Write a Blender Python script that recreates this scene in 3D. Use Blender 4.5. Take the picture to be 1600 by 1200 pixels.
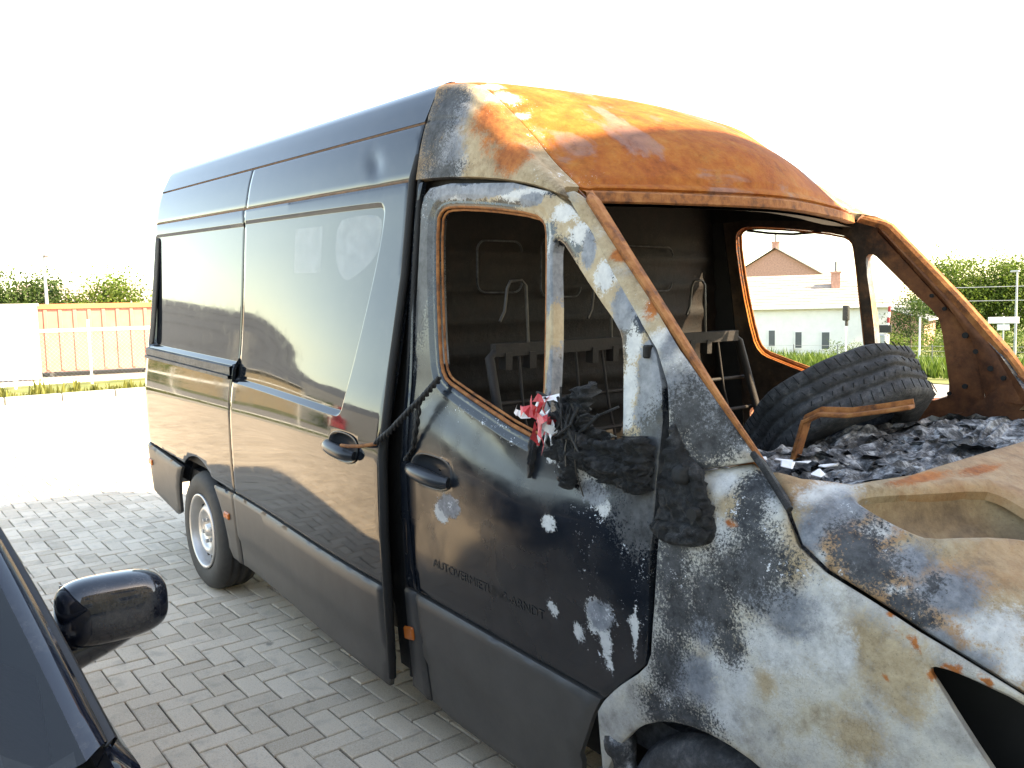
import bpy, bmesh, math, random
import numpy as np
from mathutils import Vector, Matrix
from mathutils.geometry import delaunay_2d_cdt
R = math.radians
rng = np.random.default_rng(7)
random.seed(7)
scn = bpy.context.scene
COL = scn.collection
for o in list(bpy.data.objects):
    bpy.data.objects.remove(o)

# ------------------------------------------------------------------ camera
cam_d = bpy.data.cameras.new('camera')
cam_d.sensor_width = 36.0
cam_d.lens = 29.52
cam_d.clip_start = 0.05
cam_d.clip_end = 3000
cam = bpy.data.objects.new('camera', cam_d)
COL.objects.link(cam)
_r = Vector((0.61961582, 0.78455982, -0.02328366))
_u = Vector((-0.05779282, 0.0751862, 0.99549336))
_f = Vector((-0.7827747, 0.61547781, -0.09192848))
cm = Matrix((( _r.x, _u.x, -_f.x), (_r.y, _u.y, -_f.y), (_r.z, _u.z, -_f.z))).to_4x4()
cm.translation = (1.32233192, -2.52701214, 1.63111886)
cam.matrix_world = cm
scn.camera = cam

# ------------------------------------------------------------------ light
TO_SUN = Vector((0.64, 0.39, 0.66)).normalized()
SUN_EL = math.asin(TO_SUN.z)
SUN_ROT = math.atan2(TO_SUN.x, TO_SUN.y)
world = bpy.data.worlds.new('World')
scn.world = world
world.use_nodes = True
wn = world.node_tree
bg = wn.nodes['Background']
sky = wn.nodes.new('ShaderNodeTexSky')
sky.sky_type = 'NISHITA'
sky.sun_disc = False
sky.sun_elevation = SUN_EL
sky.sun_rotation = SUN_ROT
sky.dust_density = .7
sky.ozone_density = 2.0
sky.air_density = 1.0
wn.links.new(sky.outputs[0], bg.inputs[0])
bg.inputs[1].default_value = 0.15
sun_d = bpy.data.lights.new('sun', 'SUN')
sun_d.energy = 3.8
sun_d.angle = R(0.6)
sun_d.color = (1.0, 0.94, 0.84)
sun = bpy.data.objects.new('sun', sun_d)
COL.objects.link(sun)
sun.rotation_euler = TO_SUN.to_track_quat('Z', 'Y').to_euler()
sun.location = (20, 16, 20)
vs = scn.view_settings
vs.view_transform = 'Standard'
vs.look = 'None'
vs.gamma = 1.0
vs.exposure = 2.45
vs.use_white_balance = True
vs.white_balance_temperature = 9300
vs.white_balance_tint = 10
scn.cycles.max_bounces = 8
scn.cycles.glossy_bounces = 5
# ------------------------------------------------------------------ helpers
def tag(o, label=None, cat=None, group=None, kind=None):
    if label: o['label'] = label
    if cat: o['category'] = cat
    if group: o['group'] = group
    if kind: o['kind'] = kind
    return o

def empty(name, loc=(0, 0, 0), rot=(0, 0, 0)):
    o = bpy.data.objects.new(name, None)
    o.empty_display_size = .2
    COL.objects.link(o)
    o.location = loc
    o.rotation_euler = rot
    return o

def mesh_object(name, V, F, mats, parent=None, smooth=False, mi=None, attrs=None):
    me = bpy.data.meshes.new(name)
    me.from_pydata([tuple(map(float, v)) for v in V], [], [tuple(map(int, f)) for f in F])
    if not isinstance(mats, (list, tuple)): mats = [mats]
    for m in mats: me.materials.append(m)
    if mi is not None: me.polygons.foreach_set('material_index', np.asarray(mi, np.int32))
    if smooth is True: me.polygons.foreach_set('use_smooth', np.ones(len(F), bool))
    elif smooth is not False: me.polygons.foreach_set('use_smooth', np.asarray(smooth, bool))
    if attrs:
        for k, A in attrs.items():
            at = me.attributes.new(k, 'FLOAT_COLOR', 'POINT')
            at.data.foreach_set('color', np.asarray(A, np.float32).ravel())
    me.update()
    o = bpy.data.objects.new(name, me)
    COL.objects.link(o)
    if parent: o.parent = parent
    return o

class MB:
    """collects solids that become ONE mesh object"""
    def __init__(s): s.V = []; s.F = []; s.S = []; s.M = []
    def add(s, V, F, smooth=False, m=0):
        n = len(s.V); s.V += [tuple(v) for v in V]
        for f in F: s.F.append(tuple(i + n for i in f)); s.S.append(smooth); s.M.append(m)
        return s
    def box(s, c, d, rot=None, bev=0.0, m=0):
        hx, hy, hz = d[0] / 2, d[1] / 2, d[2] / 2
        if bev <= 0:
            V = [(x, y, z) for x in (-hx, hx) for y in (-hy, hy) for z in (-hz, hz)]
            F = [(0, 1, 3, 2), (4, 6, 7, 5), (0, 4, 5, 1), (2, 3, 7, 6), (0, 2, 6, 4), (1, 5, 7, 3)]
        else:
            b = min(bev, hx * .9, hy * .9, hz * .9); V = []; ix = {}
            for sx in (-1, 1):
                for sy in (-1, 1):
                    for sz in (-1, 1):
                        for a in range(3):
                            v = [sx * (hx - b), sy * (hy - b), sz * (hz - b)]
                            v[a] += (sx, sy, sz)[a] * b
                            ix[(sx, sy, sz, a)] = len(V); V.append(tuple(v))
            F = []
            for a in range(3):
                o1, o2 = [(1, 2), (2, 0), (0, 1)][a]
                for sg in (-1, 1):
                    q = []
                    for (p, r) in ((-1, -1), (1, -1), (1, 1), (-1, 1)):
                        k = [0, 0, 0]; k[a] = sg; k[o1] = p; k[o2] = r
                        q.append(ix[(*k, a)])
                    F.append(q if sg > 0 else q[::-1])
            for a in range(3):
                b1, c1 = (a + 1) % 3, (a + 2) % 3
                for p in (-1, 1):
                    for r in (-1, 1):
                        k1 = [0, 0, 0]; k2 = [0, 0, 0]
                        k1[a] = -1; k2[a] = 1
                        for k in (k1, k2): k[b1] = p; k[c1] = r
                        q = [ix[(*k1, b1)], ix[(*k2, b1)], ix[(*k2, c1)], ix[(*k1, c1)]]
                        F.append(q if p * r < 0 else q[::-1])
            for sx in (-1, 1):
                for sy in (-1, 1):
                    for sz in (-1, 1):
                        q = [ix[(sx, sy, sz, a)] for a in range(3)]
                        F.append(q if sx * sy * sz > 0 else q[::-1])
        V = [Vector(v) for v in V]
        if rot is not None: V = [rot @ v for v in V]
        c = Vector(c)
        return s.add([v + c for v in V], F, False, m)
    def tube(s, path, r, n=8, m=0, cap=True, smooth=True):
        P = [Vector(p) for p in path]; k = len(P)
        rr = r if isinstance(r, (list, tuple)) else [r] * k
        T = [(P[min(i + 1, k - 1)] - P[max(i - 1, 0)]).normalized() for i in range(k)]
        up = Vector((0, 0, 1)) if abs(T[0].z) < .9 else Vector((1, 0, 0))
        A = (up - T[0] * up.dot(T[0])).normalized(); V = []; F = []
        for i in range(k):
            A = (A - T[i] * A.dot(T[i])).normalized(); B = T[i].cross(A)
            for j in range(n):
                a = 2 * math.pi * j / n
                V.append(P[i] + (A * math.cos(a) + B * math.sin(a)) * rr[i])
        for i in range(k - 1):
            for j in range(n):
                j2 = (j + 1) % n
                F.append((i * n + j, i * n + j2, (i + 1) * n + j2, (i + 1) * n + j))
        s.add(V, F, smooth, m)
        if cap:
            s.add([V[j] for j in range(n)], [tuple(range(n))[::-1]], False, m)
            s.add([V[(k - 1) * n + j] for j in range(n)], [tuple(range(n))], False, m)
        return s
    def lathe(s, prof, n=32, M=None, m=0, smooth=True, a0=0, a1=2 * math.pi):
        """prof: (radius, height) along local Z"""
        V = []; F = []; k = len(prof); closed = abs(a1 - a0 - 2 * math.pi) < 1e-6
        nn = n if closed else n + 1
        for j in range(nn):
            a = a0 + (a1 - a0) * j / n
            for (r, h) in prof: V.append(Vector((r * math.cos(a), r * math.sin(a), h)))
        for j in range(n):
            j2 = (j + 1) % nn
            for i in range(k - 1):
                F.append((j * k + i, j2 * k + i, j2 * k + i + 1, j * k + i + 1))
        if M is not None: V = [M @ v for v in V]
        return s.add(V, F, smooth, m)
    def grid(s, fn, na, nb, m=0, smooth=True, flip=False):
        V = [fn(i / na, j / nb) for i in range(na + 1) for j in range(nb + 1)]; F = []
        for i in range(na):
            for j in range(nb):
                q = (i * (nb + 1) + j, (i + 1) * (nb + 1) + j, (i + 1) * (nb + 1) + j + 1, i * (nb + 1) + j + 1)
                F.append(q[::-1] if flip else q)
        return s.add(V, F, smooth, m)
    def build(s, name, mats, parent=None):
        return mesh_object(name, s.V, s.F, mats, parent, smooth=s.S, mi=s.M)

# ---- 2D outline tools
def resample(P, step):
    P = np.asarray(P, float); out = []
    for i in range(len(P)):
        a, b = P[i], P[(i + 1) % len(P)]
        n = max(1, int(math.ceil(np.hypot(*(b - a)) / step)))
        for k in range(n): out.append(a + (b - a) * k / n)
    return np.array(out)

def chaikin(P, n=2):
    P = np.asarray(P, float)
    for _ in range(n):
        Q = np.roll(P, -1, 0); P = np.stack([.75 * P + .25 * Q, .25 * P + .75 * Q], 1).reshape(-1, 2)
    return P

def rrect(x0, x1, z0, z1, r, n=5):
    o = []
    for cx, cz, a in ((x1 - r, z1 - r, 0), (x0 + r, z1 - r, 90), (x0 + r, z0 + r, 180), (x1 - r, z0 + r, 270)):
        for k in range(n + 1):
            t = R(a + 90 * k / n); o.append((cx + r * math.cos(t), cz + r * math.sin(t)))
    return o

def inpoly(Q, P):
    x, y = Q[:, 0][:, None], Q[:, 1][:, None]
    a, b = P, np.roll(P, -1, 0)
    c = (a[:, 1] > y) != (b[:, 1] > y)
    d = np.where(b[:, 1] == a[:, 1], 1e-12, b[:, 1] - a[:, 1])
    return ((c & (x < (b[:, 0] - a[:, 0]) * (y - a[:, 1]) / d + a[:, 0])).sum(1) % 2) == 1

def sdf(Q, P):
    """signed distance, negative inside"""
    P = np.asarray(P, float); Q = np.asarray(Q, float); out = np.empty(len(Q))
    a = P; e = np.roll(P, -1, 0) - a; l2 = np.maximum((e ** 2).sum(1), 1e-12)
    for i in range(0, len(Q), 4000):
        q = Q[i:i + 4000]; d = q[:, None] - a[None]
        t = np.clip((d * e[None]).sum(2) / l2, 0, 1)
        out[i:i + 4000] = np.sqrt(((d - t[..., None] * e[None]) ** 2).sum(2).min(1))
    return np.where(inpoly(Q, P), -out, out)

def offset_loop(P, d):
    a = np.roll(P, 1, 0); b = np.roll(P, -1, 0); t = b - a
    t /= np.maximum(np.hypot(t[:, 0], t[:, 1])[:, None], 1e-9)
    n = np.stack([-t[:, 1], t[:, 0]], 1)
    area = (P[:, 0] * np.roll(P[:, 1], -1) - np.roll(P[:, 0], -1) * P[:, 1]).sum()
    return P + n * d * (1 if area > 0 else -1)          # positive d = inwards

FIELDS = ('white', 'tan', 'grey', 'soot', 'rust', 'speck')
def fields(P, blobs, default, yw):
    n = len(P); out = {f: np.full(n, default.get(f, 0.0)) for f in FIELDS}
    for f, bl in (blobs or {}).items():
        for (x, y, z, rx, ry, rz) in bl:
            d = np.sqrt(((P[:, 0] - x) / max(rx, .008)) ** 2 + ((P[:, 2] - z) / max(rz, .008)) ** 2 + (yw * (P[:, 1] - y) / max(ry, .03)) ** 2)
            out[f] = np.maximum(out[f], np.clip(1 - .5 * d, 0, 1))
    z = np.zeros(n)
    return {'fa': np.stack([out['white'], out['tan'], out['grey'], out['soot']], 1), 'fb': np.stack([out['rust'], out['speck'], z, z], 1)}

def panel(name, outline, surf, parent, mats, holes=(), res=.03, thick=.02, lip=.003, inset=.006, loops=(), sc=(1, 1),
          blobs=None, default={}, yw=0.0, depth=None, mirror=False, out=0.0):
    """sheet-metal panel: outline in surface coordinates, laid on surf(a,b), with thickness, rolled edge and paint fields"""
    sc = np.array(sc, float)
    B = [resample(np.asarray(outline, float) * sc, res)] + [resample(np.asarray(h, float) * sc, res) for h in holes]
    V = []; E = []; base = 0
    for L in B:
        n = len(L); V += list(L); E += [(base + i, base + (i + 1) % n) for i in range(n)]; base += n
    nb = base
    def sd(Q):
        d = sdf(Q, B[0])
        for h in B[1:]: d = np.maximum(d, -sdf(Q, h))
        return d
    ex = [offset_loop(B[0], inset)] + [offset_loop(h, -inset) for h in B[1:]]
    for L in loops:
        L = resample(np.asarray(L, float) * sc, min(.014, res * .8)); ex += [offset_loop(L, k_) for k_ in (.0085, -.0085, .0125, -.0125, .018, -.018)]
    ex = np.concatenate(ex); ex = ex[sd(ex) < -.6 * inset]
    lo, hi = B[0].min(0), B[0].max(0)
    gx, gy = np.arange(lo[0], hi[0], res), np.arange(lo[1], hi[1], res)
    G = np.stack(np.meshgrid(gx, gy, indexing='ij'), -1).reshape(-1, 2)
    if len(G):
        G = G[sd(G) < -max(inset * 1.7, .35 * res)]
        if len(loops) and len(G):
            dm = np.full(len(G), 9.)
            for L in loops: dm = np.minimum(dm, abs(sdf(G, np.asarray(L, float) * sc)))
            G = G[dm > max(.4 * res, .026)]
    pts = np.concatenate([np.array(V), ex] + ([G] if len(G) else []))
    r = delaunay_2d_cdt([Vector(p) for p in pts], E, [], 0, 1e-6)
    P2 = np.array([tuple(v) for v in r[0]]); T = np.array([f for f in r[2] if len(f) == 3])
    orig = np.array([min(o) if len(o) else 10 ** 9 for o in r[3]])
    cen = P2[T].mean(1); keep = sd(cen) < 0
    T = T[keep]
    a, b = P2[:, 0] / sc[0], P2[:, 1] / sc[1]
    P = surf(a, b); e = 1e-3
    N = np.cross(surf(a + e, b) - surf(a - e, b), surf(a, b + e) - surf(a, b - e))
    N /= np.maximum(np.linalg.norm(N, axis=1)[:, None], 1e-9)
    at = fields(P, blobs, default, yw)
    dep = -out * np.ones(len(P))
    if depth is not None: dep = dep + depth(np.stack([a, b], 1))
    isb = orig < nb
    front = P - N * (dep + np.where(isb, lip, 0))[:, None]
    back = P - N * (dep + thick)[:, None]
    area = np.cross(P2[T[:, 1]] - P2[T[:, 0]], P2[T[:, 2]] - P2[T[:, 0]])
    T = np.where((area > 0)[:, None], T, T[:, ::-1])
    n = len(P)
    # boundary edges
    ed = {}
    for t in T:
        for i in range(3):
            k = (t[i], t[(i + 1) % 3]); ed[k] = 1
    bd = [k for k in ed if (k[1], k[0]) not in ed]
    VV = list(front) + list(back); FF = [tuple(t) for t in T] + [tuple(t[::-1] + n) for t in T]
    mi = [0] * len(T) + [1 if len(mats) > 1 else 0] * len(T); sm = [True] * (2 * len(T))
    FA, FB = [at['fa'], at['fa'] * 0], [at['fb'], at['fb'] * 0]; base = 2 * n; wi = []
    for (i, j) in bd:
        VV += [front[i], front[j], back[j], back[i]]; wi += [i, j, j, i]
        FF.append((base + 1, base, base + 3, base + 2)); base += 4; mi.append(0); sm.append(False)
    if wi:
        FA.append(at['fa'][wi]); FB.append(at['fb'][wi])
    VV = np.array(VV)
    if mirror:
        VV = VV * np.array([1, -1, 1]); FF = [f[::-1] for f in FF]
    return mesh_object(name, VV, FF, mats, parent, smooth=sm, mi=mi, attrs={'fa': np.concatenate(FA), 'fb': np.concatenate(FB)})

# ------------------------------------------------------------------ materials
class NT:
    def __init__(s, name):
        s.m = bpy.data.materials.new(name); s.m.use_nodes = True; s.t = s.m.node_tree; s.b = s.t.nodes['Principled BSDF']
        s.co = None
    def n(s, t, **k):
        x = s.t.nodes.new(t)
        for a, v in k.items(): setattr(x, a, v)
        return x
    def link(s, a, b): s.t.links.new(a, b)
    def coord(s):
        if s.co is None: s.co = s.n('ShaderNodeTexCoord').outputs['Object']
        return s.co
    def setin(s, node, i, v):
        if hasattr(v, 'is_linked') or isinstance(v, bpy.types.NodeSocket): s.link(v, node.inputs[i])
        else: node.inputs[i].default_value = v
    def noise(s, sc, det=4, ro=.6, vec=None, dist=0):
        x = s.n('ShaderNodeTexNoise'); x.inputs['Scale'].default_value = sc; x.inputs['Detail'].default_value = det
        x.inputs['Roughness'].default_value = ro; x.inputs['Distortion'].default_value = dist
        s.link(vec if vec is not None else s.coord(), x.inputs['Vector']); return x.outputs['Fac']
    def vor(s, sc, out='Distance'):
        x = s.n('ShaderNodeTexVoronoi'); x.inputs['Scale'].default_value = sc; s.link(s.coord(), x.inputs['Vector']); return x.outputs[out]
    def math(s, op, a, b=0.0, c=0.0, clamp=False):
        x = s.n('ShaderNodeMath', operation=op); x.use_clamp = clamp
        for i, v in enumerate((a, b, c)): s.setin(x, i, v)
        return x.outputs[0]
    def ramp(s, f, stops):
        x = s.n('ShaderNodeValToRGB'); e = x.color_ramp.elements
        while len(e) < len(stops): e.new(.5)
        for k, (p, c) in enumerate(stops):
            e[k].position = p; e[k].color = (*c, 1) if len(c) == 3 else c
        s.link(f, x.inputs[0]); return x.outputs[0]
    def sstep(s, v, a, b):
        x = s.n('ShaderNodeMapRange', interpolation_type='SMOOTHSTEP'); s.setin(x, 0, v)
        x.inputs[1].default_value = a; x.inputs[2].default_value = b; return x.outputs[0]
    def mix(s, f, a, b):
        x = s.n('ShaderNodeMix', data_type='RGBA'); s.setin(x, 0, f)
        for i, v in ((6, a), (7, b)):
            if isinstance(v, (tuple, list)): x.inputs[i].default_value = (*v, 1)
            else: s.link(v, x.inputs[i])
        return x.outputs[2]
    def mixf(s, f, a, b):
        x = s.n('ShaderNodeMix', data_type='FLOAT'); s.setin(x, 0, f); s.setin(x, 2, a); s.setin(x, 3, b); return x.outputs[0]
    def bump(s, h, st=.3, d=.01):
        x = s.n('ShaderNodeBump'); x.inputs['Strength'].default_value = st; x.inputs['Distance'].default_value = d
        s.link(h, x.inputs['Height']); s.link(x.outputs[0], s.b.inputs['Normal']); return x
    def set(s, col=None, rough=None, metal=None, spec=None, coat=None, emit=None):
        for nm, v in (('Base Color', col), ('Roughness', rough), ('Metallic', metal), ('Specular IOR Level', spec), ('Coat Weight', coat)):
            if v is None: continue
            if isinstance(v, tuple): s.b.inputs[nm].default_value = (*v, 1)
            else: s.setin(s.b, nm, v)
        return s.m

def simple(name, col, rough=.6, var=.25, sc=8, metal=0, bump=.15, spec=.5, col2=None):
    t = NT(name); n = t.noise(sc, 6, .65)
    c2 = col2 or tuple(c * (1 - var) for c in col); c1 = tuple(min(1, c * (1 + var)) for c in col)
    t.set(t.ramp(n, [(.3, c2), (.7, c1)]), rough, metal, spec)
    if bump: t.bump(t.noise(sc * 6, 4), bump, .004)
    return t.m

def burnt(name, base):
    t = NT(name); n3 = t.noise(3.2, 5, .6, dist=.4); n1 = t.noise(13, 7, .7); n2 = t.noise(150, 5, .75); n4 = t.noise(38, 6, .72)
    A = t.n('ShaderNodeAttribute', attribute_name='fa'); B = t.n('ShaderNodeAttribute', attribute_name='fb')
    sa = t.n('ShaderNodeSeparateColor'); t.link(A.outputs['Color'], sa.inputs[0])
    sb = t.n('ShaderNodeSeparateColor'); t.link(B.outputs['Color'], sb.inputs[0])
    rough = .7
    if base == 'dullpaint':
        dust = t.math('MULTIPLY', t.sstep(n1, .40, .72), .22)
        col = t.mix(dust, (.0075, .0105, .0155), (.055, .056, .06)); rough = t.mixf(t.sstep(n3, .4, .65), .13, .34)
    elif base == 'paint':
        dust = t.math('MULTIPLY', t.sstep(n1, .42, .75), .10)
        col = t.mix(dust, (.0085, .0115, .016), (.16, .14, .12)); rough = t.mixf(dust, .035, .8)
    elif base == 'ash': col = t.ramp(t.mixf(.5, n3, n1), [(.35, (.22, .21, .19)), (.44, (.37, .36, .34)), (.52, (.49, .47, .42)), (.60, (.44, .39, .30)), (.68, (.28, .22, .15))])
    elif base == 'hood': col = t.ramp(t.mixf(.5, n3, n1), [(.35, (.24, .125, .06)), (.46, (.35, .20, .10)), (.56, (.41, .27, .15)), (.66, (.27, .165, .095))])
    elif base == 'rust':
        col = t.ramp(t.mixf(.55, n3, n1), [(.33, (.17, .045, .017)), (.44, (.31, .085, .020)), (.54, (.38, .125, .026)), (.63, (.40, .18, .05))])
        col = t.mix(t.math('MULTIPLY', t.sstep(t.noise(2.3, 6, .62, dist=1.2), .54, .62), .6), col, (.27, .18, .165))
    elif base == 'capside': col = t.ramp(t.mixf(.5, n3, n1), [(.36, (.12, .08, .05)), (.48, (.26, .175, .10)), (.58, (.36, .26, .15)), (.66, (.22, .105, .05))])
    elif base == 'inner': col = t.ramp(t.mixf(.5, n3, n1), [(.36, (.0025, .0022, .002)), (.5, (.006, .004, .0032)), (.62, (.013, .007, .0047))])
    elif base == 'innerdoor': col = t.ramp(t.mixf(.5, n3, n1), [(.36, (.022, .015, .011)), (.5, (.05, .031, .021)), (.6, (.085, .05, .03)), (.68, (.05, .045, .04))])
    if base == 'innerdoor':
        sx = t.n('ShaderNodeSeparateXYZ'); t.link(t.coord(), sx.inputs[0])
        fr = t.sstep(t.math('ADD', sx.outputs[0], t.math('MULTIPLY', t.math('SUBTRACT', n1, .5), .5)), -.66, -.42)
        col = t.mix(fr, col, t.ramp(t.mixf(.5, n3, n1), [(.36, (.08, .03, .016)), (.5, (.19, .072, .032)), (.6, (.27, .11, .045)), (.68, (.10, .07, .06))]))
    elif base == 'innerrust': col = t.ramp(t.mixf(.5, n3, n1), [(.36, (.08, .03, .016)), (.5, (.19, .072, .032)), (.6, (.27, .11, .045)), (.68, (.10, .07, .06))])
    def lay(col, rough, f, c1, c2, amp, nz, r, lo=.36, hi=.64, gr=.5):
        v = t.math('ADD', f, t.math('MULTIPLY', t.math('SUBTRACT', nz, .5), amp))
        v = t.math('ADD', v, t.math('MULTIPLY', t.math('SUBTRACT', n2, .5), gr))
        if base == 'dullpaint': lo, hi = lo * .35 + .5 * .65, hi * .35 + .5 * .65
        v = t.math('MULTIPLY', t.sstep(v, lo, hi), t.sstep(f, .03, .12))
        return t.mix(v, col, t.mix(nc, c1, c2)), t.mixf(v, rough, r)
    S = lambda q, i: q.outputs[i]
    nc = t.sstep(t.mixf(.45, n4, t.noise(7, 6, .7)), .32, .68)
    ng = t.mixf(.5, n1, n4)
    col, rough = lay(col, rough, S(sa, 1), (.30, .22, .13), (.46, .37, .25), 1.3, ng, .8, .22, .78, .8)
    col, rough = lay(col, rough, S(sa, 0), (.40, .41, .42), (.60, .60, .585), 1.3, ng, .85, .28, .72, 1.0)
    col, rough = lay(col, rough, S(sa, 2), (.10, .115, .14), (.27, .285, .31), 1.2, ng, .8, .30, .72)
    col, rough = lay(col, rough, A.outputs['Alpha'], (.010, .011, .013), (.085, .09, .098), .75, n1, .62, .28, .70, 2.2)
    col, rough = lay(col, rough, S(sb, 0), (.27, .075, .022), (.46, .16, .045), 1.2, ng, .85, .34, .66, .7)
    nz = t.mixf(.45, n2, n4)
    v = t.math('ADD', t.math('MULTIPLY', S(sb, 1), .30), t.math('MULTIPLY', t.math('SUBTRACT', nz, .5), 1.6))
    v = t.math('MULTIPLY', t.sstep(v, .36, .395), t.sstep(S(sb, 1), .05, .2))
    col = t.mix(v, col, (.66, .68, .72)); rough = t.mixf(v, rough, .9)
    if base not in ('paint', 'dullpaint'):
        mo = t.ramp(t.mixf(.5, t.noise(5.5, 9, .72, dist=.6), t.noise(28, 8, .75)), [(.34, (.52, .50, .48)), (.46, (.86, .85, .84)), (.56, (1, 1, 1)), (.68, (.72, .66, .58))])
        mm = t.n('ShaderNodeMix', data_type='RGBA', blend_type='MULTIPLY'); mm.inputs[0].default_value = 1.0; t.link(col, mm.inputs[6]); t.link(mo, mm.inputs[7]); col = mm.outputs[2]
        # hair-thin scorch streaks and pits
        vf = t.n('ShaderNodeTexVoronoi', feature='DISTANCE_TO_EDGE'); vf.inputs['Scale'].default_value = 85; vf.inputs['Randomness'].default_value = 1.0
        wv = t.n('ShaderNodeVectorMath', operation='ADD'); nv = t.n('ShaderNodeTexNoise'); nv.inputs['Scale'].default_value = 30; t.link(t.coord(), nv.inputs['Vector']); sv_ = t.n('ShaderNodeVectorMath', operation='SCALE'); sv_.inputs['Scale'].default_value = .03; t.link(nv.outputs['Color'], sv_.inputs[0]); t.link(t.coord(), wv.inputs[0]); t.link(sv_.outputs[0], wv.inputs[1]); t.link(wv.outputs[0], vf.inputs['Vector'])
        fl = t.math('MULTIPLY', t.sstep(vf.outputs['Distance'], .055, .02), t.sstep(t.noise(4.5, 5, .65), .52, .60)); col = t.mix(t.math('MULTIPLY', fl, .2), col, (.07, .06, .052))
        st = t.noise(240, 3, .8); col = t.mix(t.math('MULTIPLY', t.sstep(st, .60, .70), .55), col, (.05, .047, .045))
    t.set(col, rough, spec={'paint': .46, 'dullpaint': .45, 'rust': .12}.get(base, .3))
    if base in ('paint', 'dullpaint'):
        t.b.inputs['Coat Weight'].default_value = .12; t.b.inputs['Coat Roughness'].default_value = .04
        # wavy thin sheet: very low, long bump so that reflections wobble
        t.bump(t.math('ADD', t.math('MULTIPLY', t.noise(1.9, 1, .4), 1.0), t.math('MULTIPLY', v, .3)), .06, .012)
    else: t.bump(t.math('ADD', t.math('ADD', n4, t.math('MULTIPLY', v, .8)), t.math('MULTIPLY', t.noise(6, 3, .6), 2.2)), .5, .006)
    return t.m

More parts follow.
